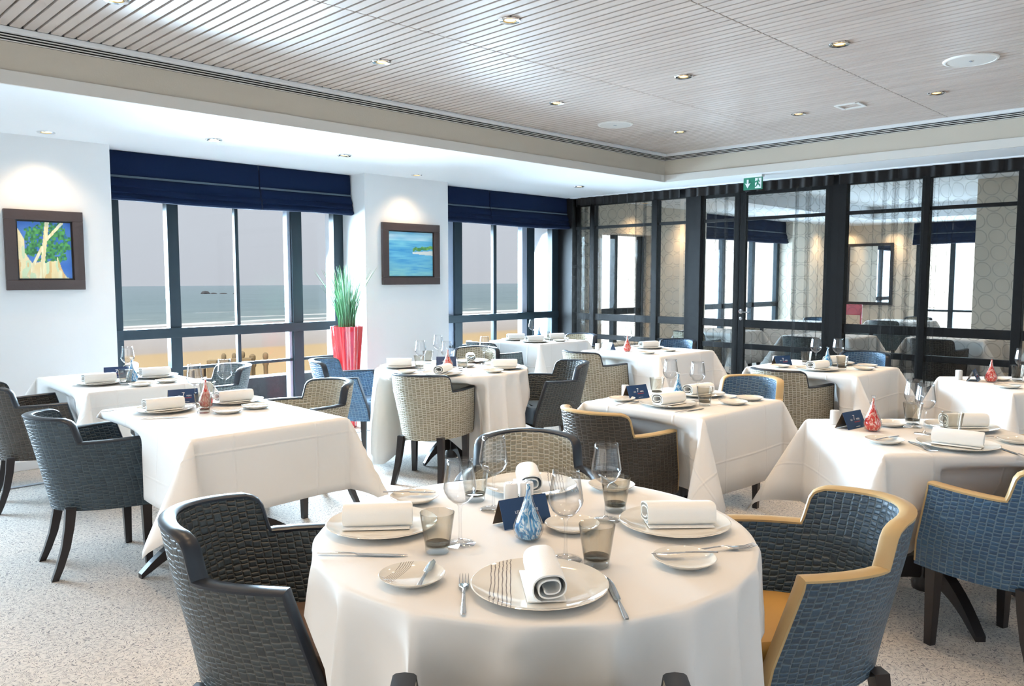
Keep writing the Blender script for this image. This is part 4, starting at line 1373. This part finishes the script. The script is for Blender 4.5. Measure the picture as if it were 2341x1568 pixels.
TX7 = text_mesh('7', 0.034, M['white_ink']); TXA = text_mesh('LES', 0.0115, M['white_ink']); TXB = text_mesh('MERS', 0.0115, M['white_ink']); TXR = text_mesh('RESTAURANT', 0.0080, M['red_ink']); TXS = text_mesh('www.les7mers.fr', 0.0052, M['white_ink'])


def proto_card():
    """folded tent card, 14 x 8 cm, printed on the front face"""
    r = empty('menu_card', (0, 0, 0))
    tilt = radians(24); H = 0.082; W = 0.078
    for s, nm, m in ((-1, 'front_leaf', 'navy'), (1, 'back_leaf', 'card_back')):
        mb = MB().box(-W, W, -0.0006, 0.0006, 0, H)
        o = mb.build(nm, M[m], r); o.location = (0, s * H * sin(tilt), 0.0006); o.rotation_euler[0] = s * tilt
        if s == -1:
            for me, x, z in ((TX7, 0.0, 0.050), (TXA, -0.026, 0.042), (TXB, 0.029, 0.042), (TXR, 0.018, 0.030), (TXS, 0.010, 0.008)):
                t = bpy.data.objects.new('lettering', me); t.location = (x, -0.0009, z); t.rotation_euler[0] = pi / 2; link(t, o)
    return r


PR = {'wg': proto_wine(), 'tu': proto_tumbler(), 'vb': proto_vase(M['swirl_blue']), 'vr': proto_vase(M['swirl_red']), 'sh': proto_shaker(), 'me': proto_card()}
used = set()
NAMES = {'dp': 'dinner_plate', 'bp': 'side_plate', 'fo': 'fork', 'kn': 'table_knife', 'bk': 'butter_knife', 'na': 'rolled_napkin', 're': 'place_card'}
CATS = {'wg': 'wine glass', 'tu': 'tumbler', 'vb': 'vase', 'vr': 'vase', 'sh': 'shaker', 'me': 'menu card', 'dp': 'plate', 'ds': 'plate', 'bp': 'plate', 'bs': 'plate', 'fo': 'fork', 'kn': 'knife', 'bk': 'knife', 'na': 'napkin', 're': 'place card'}
GRP = {'wg': 'stemmed wine glasses', 'tu': 'smoke-grey tumblers', 'vb': 'teardrop glass bud vases', 'vr': 'teardrop glass bud vases', 'sh': 'white china shakers', 'me': 'navy menu cards', 'dp': 'large dinner plates', 'ds': 'large dinner plates',
       'bp': 'small side plates', 'bs': 'small side plates', 'fo': 'forks', 'kn': 'table knives', 'bk': 'butter knives', 'na': 'rolled white napkins'}
HEAD = {'wg': 'clear stemmed wine glass', 'tu': 'smoke-grey tumbler', 'vb': 'blue swirled teardrop bud vase', 'vr': 'red swirled teardrop bud vase', 'sh': 'white china shaker', 'me': 'navy folded menu card', 'dp': 'large white dinner plate', 'ds': 'white dinner plate with wavy lines',
        'bp': 'small white side plate', 'bs': 'small white side plate with wavy lines', 'fo': 'steel fork', 'kn': 'steel table knife', 'bk': 'small butter knife', 'na': 'rolled white napkin', 're': 'small white folded card'}
ME = {'dp': PL_BIG, 'ds': PL_BIG_S, 'bp': PL_SM, 'bs': PL_SM_S, 'fo': FO, 'kn': KN, 'bk': BK, 'na': NAP}


def put(k, x, y, ang, text, dz=0.0, tiltx=0.0):
    z = ZP + dz
    if k in PR:
        o = PR[k] if k not in used else copy_tree(PR[k]); used.add(k)
    elif k == 're':
        o = empty('place_card', (0, 0, 0))
        for s in (-1, 1):
            q = MB().box(-0.034, 0.034, -0.0005, 0.0005, 0, 0.035).build('leaf', M['paper'], o); q.location = (0, s * 0.014, 0.0); q.rotation_euler[0] = s * radians(24)
    else:
        nm = {'ds': 'dinner_plate', 'bs': 'side_plate'}.get(k) or NAMES[k]
        o = link(bpy.data.objects.new(nm, ME[k]))
    o.location = (x, y, z); o.rotation_euler[2] = radians(ang); o.rotation_euler[0] = tiltx
    tag(o, HEAD[k] + ' ' + text, CATS[k], GRP.get(k))
    return o


NZ = 0.0095   # napkin lies in the well of its plate
CZ = 0.0185   # cutlery laid across a plate rim
ITEMS = []


def T(where, rows):
    for k, x, y, a, txt, *z in rows:
        put(k, x, y, a, (txt + ' on the ' + where).strip(), *(z or [0.0]))


T('front round table', [
    ('ds', 1.262, 1.172, -45, 'closest to us'), ('na', 1.268, 1.160, -40, 'pointing at us on the lined plate', NZ),
    ('dp', 1.275, 1.785, 38, 'at the dark teal chair'), ('na', 1.262, 1.790, 50, 'at the dark teal chair', NZ),
    ('dp', 1.862, 1.212, 130, 'at the tan-piped blue chair'), ('na', 1.868, 1.205, 47, 'at the tan-piped blue chair', NZ),
    ('ds', 1.865, 1.775, 135, 'at the cream chair'), ('na', 1.852, 1.766, -42, 'pointing away at the cream chair', NZ),
    ('bs', 1.091, 1.414, -65, 'closest to us'), ('bp', 1.501, 1.930, 0, 'by the dark teal chair'), ('bp', 2.050, 1.580, 0, 'by the cream chair'), ('bp', 1.630, 1.030, 0, 'by the tan-piped blue chair'), ('bp', 1.640, 1.400, 0, 'right behind the blue vase'.replace('right ', '')),
    ('wg', 1.339, 1.528, 0, 'by the dark teal chair'), ('wg', 1.614, 1.689, 0, 'by the shakers'), ('wg', 1.446, 1.255, 0, 'closest to us'), ('wg', 1.768, 1.382, 0, 'by the tan-piped blue chair'),
    ('tu', 1.258, 1.524, 0, 'by the dark teal chair'), ('tu', 1.640, 1.800, 0, 'behind two wine glasses'), ('tu', 1.469, 1.175, 0, 'closest to us'), ('tu', 1.862, 1.420, 0, 'by the tan-piped blue chair'),
    ('vb', 1.490, 1.425, 0, 'before the menu card'), ('me', 1.580, 1.535, -14, 'behind the blue vase'),
    ('sh', 1.690, 1.691, 0, 'next to the wine glass'), ('sh', 1.735, 1.668, 0, 'behind its twin, by the menu card,'),
    ('fo', 1.119, 1.266, 48, 'beside the lined plate, close to us,'), ('kn', 1.343, 1.018, 228 - 180, 'beside the lined plate, close to us,'),
    ('bk', 1.116, 1.391, 39, 'across the lined side plate', CZ), ('kn', 1.107, 1.637, -48, 'before the dark teal chair'), ('bk', 1.506, 1.957, -45, 'across the plate by the teal chair', CZ),
    ('fo', 1.770, 1.020, -33, 'before the tan-piped blue chair'), ('bk', 1.640, 1.040, 138, 'by the tan-piped blue chair', CZ), ('fo', 1.985, 1.690, 225, 'by the lined plate at the cream chair'), ('bk', 2.060, 1.600, -120, 'across the side plate by the cream chair', CZ),
])
T('long table by the sea window', [
    ('dp', 1.615, 4.190, 0, 'at deep blue chair'), ('na', 1.610, 4.185, 84, 'at the deep blue chair', NZ), ('dp', 2.010, 4.200, 0, 'at the cream chair'), ('na', 2.000, 4.190, 84, 'at the cream chair', NZ),
    ('bp', 1.825, 3.900, 0, 'between the settings'), ('bp', 2.000, 3.930, 0, 'under a knife'), ('bp', 1.660, 4.395, 0, 'behind the napkin'), ('tu', 1.735, 3.985, 0, 'standing foremost'), ('tu', 1.945, 4.408, 0, 'behind the red vase'),
    ('wg', 1.815, 4.270, 0, 'by the menu card'), ('wg', 2.055, 4.415, 0, 'behind the tumbler'), ('vr', 1.822, 4.150, 0, 'among the glasses'), ('me', 1.800, 4.395, -14, 'among the glasses'),
    ('kn', 1.530, 3.965, -28, 'before the deep blue chair'), ('fo', 1.462, 4.330, -20, 'at the cloth edge'), ('bk', 2.005, 3.925, -20, 'across the side plate', CZ)])
T('table close to the tree painting', [
    ('dp', 1.735, 5.560, 0, 'at the brown chair'), ('na', 1.730, 5.555, 86, 'at the brown chair', NZ), ('dp', 2.125, 5.665, 0, 'at slate blue chair'), ('na', 2.125, 5.655, 84, 'at the slate blue chair', NZ),
    ('tu', 1.840, 5.395, 0, 'by the blue vase'), ('vb', 1.923, 5.515, 0, 'beside the tumbler'), ('me', 1.930, 5.830, -14, 'before the wall'), ('wg', 1.960, 5.690, 0, 'behind the blue vase'),
    ('bp', 1.895, 5.275, 0, 'at the cloth edge'), ('bp', 2.085, 5.335, 0, 'by slate blue chair'), ('dp', 2.115, 6.060, 0, 'before the window'), ('na', 2.110, 6.060, -30, 'end-on before the window', NZ)])
T('planter-side round table', [
    ('dp', 3.720, 4.950, 0, 'at bright blue chair'), ('na', 3.715, 4.950, 50, 'at the bright blue chair', NZ), ('dp', 3.640, 4.350, 0, 'at the cream olive chair'), ('na', 3.665, 4.355, -62, 'at the cream olive chair', NZ),
    ('dp', 4.250, 4.320, 0, 'at the dark teal chair'), ('na', 4.245, 4.320, 50, 'at the dark teal chair', NZ), ('dp', 4.375, 4.860, 0, 'at the pier side'), ('na', 4.380, 4.850, -40, 'end-on at the pier side', NZ),
    ('wg', 3.701, 4.663, 0, 'by the bright blue chair'), ('wg', 4.160, 5.010, 0, 'by the pier'), ('wg', 3.800, 4.475, 0, 'by the red vase'), ('wg', 4.345, 4.650, 0, 'by the dark teal chair'),
    ('tu', 3.775, 4.770, 0, 'by the bright blue chair'), ('tu', 4.060, 5.020, 0, 'by the pier'), ('tu', 3.915, 4.430, 0, 'by the cream olive chair'), ('tu', 4.300, 4.550, 0, 'by the dark teal chair'),
    ('vr', 3.906, 4.590, 0, 'at its middle'), ('me', 4.030, 4.755, -35, 'behind the red vase'), ('bp', 4.015, 4.200, 0, 'by the dark teal chair'), ('bp', 4.110, 4.610, 0, 'at its middle'), ('bp', 3.535, 4.620, 0, 'by the bright blue chair'), ('kn', 3.835, 4.235, 40, 'by the cream olive chair')])
T('corner table by small window', [
    ('dp', 6.215, 5.860, 0, 'at the grey chair'), ('na', 6.215, 5.860, 70, 'at the grey chair', NZ), ('dp', 6.640, 5.930, 0, 'at the pale cream chair'), ('na', 6.640, 5.930, 70, 'at the pale cream chair', NZ),
    ('dp', 6.270, 6.200, 0, 'before the window'), ('na', 6.270, 6.200, 60, 'before the window', NZ), ('wg', 6.440, 6.100, 0, 'between the settings'), ('vb', 6.430, 5.990, 0, 'between the settings'), ('tu', 6.440, 5.880, 0, 'between the settings'), ('bp', 6.480, 5.725, 0, 'at the cloth edge')])
T('table before the glazed doors', [
    ('vr', 6.035, 4.482, 0, 'beside the wine glass'), ('wg', 6.160, 4.570, 0, 'beside the red vase'), ('dp', 6.470, 4.550, 0, 'at the blue chair'), ('na', 6.470, 4.545, 70, 'at the blue chair', NZ), ('sh', 5.960, 4.780, 0, 'by the menu card'), ('me', 6.060, 4.730, 75, 'seen edge-on'),
    ('bp', 6.340, 4.225, 0, 'by the blue chair'), ('bp', 6.000, 4.230, 0, 'at the cloth edge')])
T('middle square table', [
    ('dp', 3.635, 2.420, 0, 'at the dark brown chair'), ('na', 3.640, 2.420, 82, 'at the dark brown chair', NZ), ('dp', 4.075, 2.500, 0, 'at the tan-piped chair'), ('na', 4.070, 2.500, 80, 'at the tan-piped chair', NZ),
    ('wg', 3.880, 2.570, 0, 'behind the blue vase'), ('wg', 3.880, 2.390, 0, 'by the front tumbler'), ('tu', 3.920, 2.690, 0, 'furthest back by the little card'.replace('furthest back ', '')), ('tu', 3.780, 2.280, 0, 'standing foremost'),
    ('vb', 3.825, 2.480, 0, 'among the glasses'), ('me', 3.725, 2.700, -10, 'at the dark brown chair'), ('sh', 3.750, 2.795, 0, 'behind the menu card'), ('bp', 3.590, 2.700, 0, 'by the menu card'), ('bp', 3.930, 2.190, 0, 'at the cloth edge'), ('bp', 4.130, 2.200, 0, 'by the tan-piped chair'),
    ('fo', 3.520, 2.600, -5, 'by the menu card'), ('kn', 3.560, 2.235, -8, 'at the cloth edge'), ('kn', 4.110, 2.305, -10, 'by the tan-piped chair'), ('re', 3.850, 2.755, -30, 'by the shaker')])
T('curtain-side square table', [
    ('sh', 6.010, 2.985, 0, 'behind the menu card'), ('me', 5.960, 2.905, -22, 'by the shaker'), ('vb', 6.060, 2.580, 0, 'between the wine glasses'), ('wg', 6.095, 2.690, 0, 'behind the blue vase'), ('wg', 6.160, 2.540, 0, 'by the front tumbler'),
    ('tu', 6.170, 2.800, 0, 'by the shaker side'), ('tu', 5.985, 2.435, 0, 'standing foremost'), ('dp', 5.835, 2.560, 0, 'at the brownish chair'), ('na', 5.850, 2.565, 80, 'at the brownish chair', NZ), ('dp', 6.330, 2.640, 0, 'at the blue chair'), ('na', 6.330, 2.640, 75, 'at the blue chair', NZ),
    ('bp', 5.820, 2.850, 0, 'by the menu card'), ('bp', 6.110, 2.320, 0, 'at the cloth edge'), ('bp', 6.330, 2.380, 0, 'by the blue chair')])
T('far diagonal table by curtain', [
    ('sh', 5.970, 1.630, 0, 'at the corner'), ('me', 5.990, 1.545, 8, 'beside the shaker'), ('vr', 5.985, 1.440, 0, 'beside the menu card'), ('bp', 6.120, 1.430, 0, 'behind the red vase'), ('bp', 5.745, 1.290, 0, 'at the cloth edge'),
    ('wg', 6.135, 1.300, 0, 'at the picture edge'), ('tu', 6.220, 1.340, 0, 'at the picture edge'), ('bk', 5.760, 1.285, -60, 'across the side plate', CZ)])
T('front diagonal table', [
    ('sh', 3.735, 1.545, 0, 'by the menu card'), ('me', 3.700, 1.455, -8, 'between shaker and vase'), ('vr', 3.680, 1.350, 0, 'beside the menu card'), ('bp', 3.870, 1.345, 0, 'behind the red vase'), ('bp', 3.452, 1.215, 0, 'under a butter knife'), ('bp', 3.850, 0.815, 0, 'at the picture edge'),
    ('dp', 3.580, 0.970, 0, 'at the bright blue chair'), ('na', 3.580, 0.970, 5, 'end-on at the bright blue chair', NZ), ('dp', 4.030, 1.080, 0, 'at the hidden chair'), ('na', 4.040, 1.075, 45, 'laid crosswise at the hidden chair', NZ),
    ('wg', 3.905, 1.250, 0, 'behind its twin'), ('wg', 3.775, 1.160, 0, 'standing foremost'), ('tu', 3.990, 1.280, 0, 'behind the wine glass'), ('tu', 3.820, 1.060, 0, 'between the plates'),
    ('fo', 3.463, 1.072, 225, 'at the bright blue chair'), ('kn', 3.600, 0.770, 45, 'at the bright blue chair'), ('bk', 3.465, 1.205, -12, 'across the side plate', CZ), ('kn', 3.905, 0.900, -45, 'by the picture edge')])
for k in PR:
    if k not in used:
        for ch in list(PR[k].children): bpy.data.objects.remove(ch)
        bpy.data.objects.remove(PR[k])

# ================================================================== the next room, behind the glass
struct(MB().box(8.25, 16.7, -1.5, 7.2, -0.12, 0).build('floor_next_room', M['carpet']))
struct(MB().box(8.3, 16.7, -1.5, 7.3, 2.72, 2.9).build('ceiling_next_room', M['soffit']))
nr = MB()
nr.box(8.3, 16.7, 5.6, 7.3, 2.5, 2.719); nr.box(14.9, 16.7, -1.5, 5.6, 2.5, 2.719); nr.box(8.3, 8.9, -1.5, 5.6, 2.5, 2.719)
struct(nr.build('ceiling_next_room_soffit', M['soffit']))
nw = MB()
for a, b, z0, z1 in ((8.25, 8.62, 0, 2.5), (9.95, 11.3, 0, 2.5), (14.35, 16.7, 0, 2.5), (8.62, 9.95, 2.07, 2.5), (8.62, 9.95, 0, 0.5), (11.3, 14.35, 0, 0.4)):
    nw.box(a, b, 6.85, 7.25, z0, z1)
struct(nw.build('wall_next_room_sea_side', M['wall_warm']))
ne = MB()
for a, b, z0, z1 in ((5.35, 6.85, 0, 2.5), (-1.5, 4.05, 0, 2.5), (4.05, 5.35, 2.35, 2.5), (4.05, 5.35, 0, 0.45)):
    ne.box(16.5, 16.7, a, b, z0, z1)
struct(ne.build('wall_next_room_end', M['wall_warm']))
struct(MB().box(8.25, 16.7, -1.6, -1.5, 0, 2.5).build('wall_next_room_far', M['wall_warm']))
struct(MB().box(11.6, 12.15, 2.55, 3.05, 0, 2.72).build('wall_next_room_column', M['wall_warm']))


def nwin(name, boxes, panes):
    r = struct(empty(name, (0, 0, 0)))
    for nm, b in boxes: MB().box(*b, 0.004).build(nm, M['frame'], r)
    for b in panes: MB().box(*b).build('pane', M['pane'], r)


nwin('window_3', [('mullion', (8.62, 8.70, 7.1, 7.18, .5, 2.07)), ('mullion', (9.22, 9.30, 7.1, 7.18, .5, 2.07)), ('mullion', (9.87, 9.95, 7.1, 7.18, .5, 2.07)), ('transom', (8.62, 9.95, 7.1, 7.18, .91, 1.0))], [(8.70, 9.22, 7.13, 7.14, .5, 2.07), (9.30, 9.87, 7.13, 7.14, .5, 2.07)])
nwin('window_4', [('mullion', (x, x + .1, 7.1, 7.18, .4, 2.5)) for x in (11.3, 12.25, 13.3, 14.25)] + [('transom', (11.3, 14.35, 7.1, 7.18, .91, 1.0))], [(11.4, 12.25, 7.13, 7.14, .4, 2.5), (12.35, 13.3, 7.13, 7.14, .4, 2.5), (13.4, 14.25, 7.13, 7.14, .4, 2.5)])
nwin('window_5', [('mullion', (16.5, 16.6, y, y + .09, .45, 2.35)) for y in (4.05, 4.66, 5.26)] + [('transom', (16.5, 16.6, 4.05, 5.35, .80, .84))], [(16.54, 16.55, 4.14, 4.66, .45, 2.35), (16.54, 16.55, 4.75, 5.26, .45, 2.35)])
blind('roman_blind', 'navy roman blind seen through the glazed doors in the next room', 11.32, 14.42, 12.9)
# same kind of blind on the end wall
b2 = blind('roman_blind', 'navy roman blind on the end wall of the next room', -0.68, 0.68, 0.0)
b2.location = (16.40, 4.70, 0); b2.rotation_euler[2] = radians(-90)
mr = tag(empty('wall_mirror', (16.48, 6.22, 1.52)), 'dark-framed wall mirror on the end wall of the next room', 'mirror')
for b in ((-.46, .46, .56, .62), (-.46, .46, -.62, -.56), (-.46, -.40, -.56, .56), (.40, .46, -.56, .56)):
    MB().box(-0.03, 0.0, b[0], b[1], b[2], b[3], 0.004).build('frame_bar', M['frame_slip'], mr)
MB().box(-0.008, 0.0, -.40, .40, -.56, .56).build('glass', M['mirror'], mr)
# white walls added outside the next room's windows so they look blown out
struct(MB().box(12.9, 24, 10.6, 10.9, -4, 6).build('wall_added_glare_side', M['ext_white']))
struct(MB().box(21.0, 21.3, -2, 10.6, -4, 6).build('wall_added_glare_end', M['ext_white']))
struct(MB().box(12.9, 21, 7.4, 10.6, -4.0, -0.1).box(16.8, 21, -2, 7.4, -4.0, -0.1).build('ground_terrace', M['ext_white']))
nl = [(9.3, 6.62, 'over the small window of the next room'), (10.6, 6.62, 'on the first pier of the next room'), (15.4, 6.62, 'on the last pier of the next room'), (16.3, 5.75, 'beside the mirror of the next room'), (16.3, 6.62, 'over the mirror of the next room')]
for x, y, lb in nl:
    o = downlight(x, y, 2.5, lb, 0)
    l = bpy.data.lights.new('lamp_light', 'SPOT'); l.energy = 22; l.color = (1.0, 0.70, 0.40); l.spot_size = radians(70); l.spot_blend = 0.4; l.shadow_soft_size = 0.03
    lo = bpy.data.objects.new('lamp_light', l); lo.location = (0, 0, -0.012); link(lo, o)
for i, (x, y) in enumerate(((9.9, 3.6), (11.6, 1.9), (13.4, 4.2), (9.9, 1.0))):
    downlight(x, y, 2.72, 'in the tray ceiling of the next room, %s' % ['over its first tables', 'beside the column', 'over its far tables', 'off beside the curtain'][i], 24)
NT = [(9.35, 5.45, 'first table behind the corner curtain in the next room', 'cloth on the first table behind the corner curtain'), (9.45, 4.02, 'table straight behind the glazed doors in the next room', 'cloth on the table straight behind the glazed doors'),
      (12.2, 5.75, 'far table under the big blind in the next room', 'cloth on the far table under the big blind'), (10.2, 2.85, 'table behind the doors-side curtain in the next room', 'cloth on the table behind the curtain past the doors'),
      (9.6, 1.5, 'table behind the curtain end in the next room', 'cloth on the table behind the curtain end'), (13.6, 4.6, 'table before the end window of the next room', 'cloth on the table before the end window of the next room')]
for i, (x, y, a, b) in enumerate(NT):
    rect_table(x - .4, x + .4, y - .4, y + .4, 0, 0.42, 'white-clothed ' + a, 'white ' + b, 30 + i)
G2 = 'tub chairs in the next room'
for x, y, a, f, lb in NCH:
    chair(x, y, a, f, 'teal_trim', 'blue_seat', lb, G2)
# red side chair by the far pier
rc = tag(empty('side_chair', (14.9, 6.0, 0)), 'small red side chair by the far pier of the next room', 'chair')
MB().box(-0.2, 0.2, -0.2, 0.2, 0.43, 0.46, 0.01).build('seat', M['red_chair'], rc)
MB().box(0.17, 0.2, -0.2, 0.2, 0.75, 0.95, 0.01).build('backrest', M['red_chair'], rc)
for a in (-1, 1):
    MB().box(0.17, 0.2, a * 0.185 - 0.015, a * 0.185 + 0.015, 0, 0.80, 0.003).build('leg', M['red_chair'], rc)
    MB().box(-0.2, -0.17, a * 0.185 - 0.015, a * 0.185 + 0.015, 0, 0.44, 0.003).build('leg', M['red_chair'], rc)
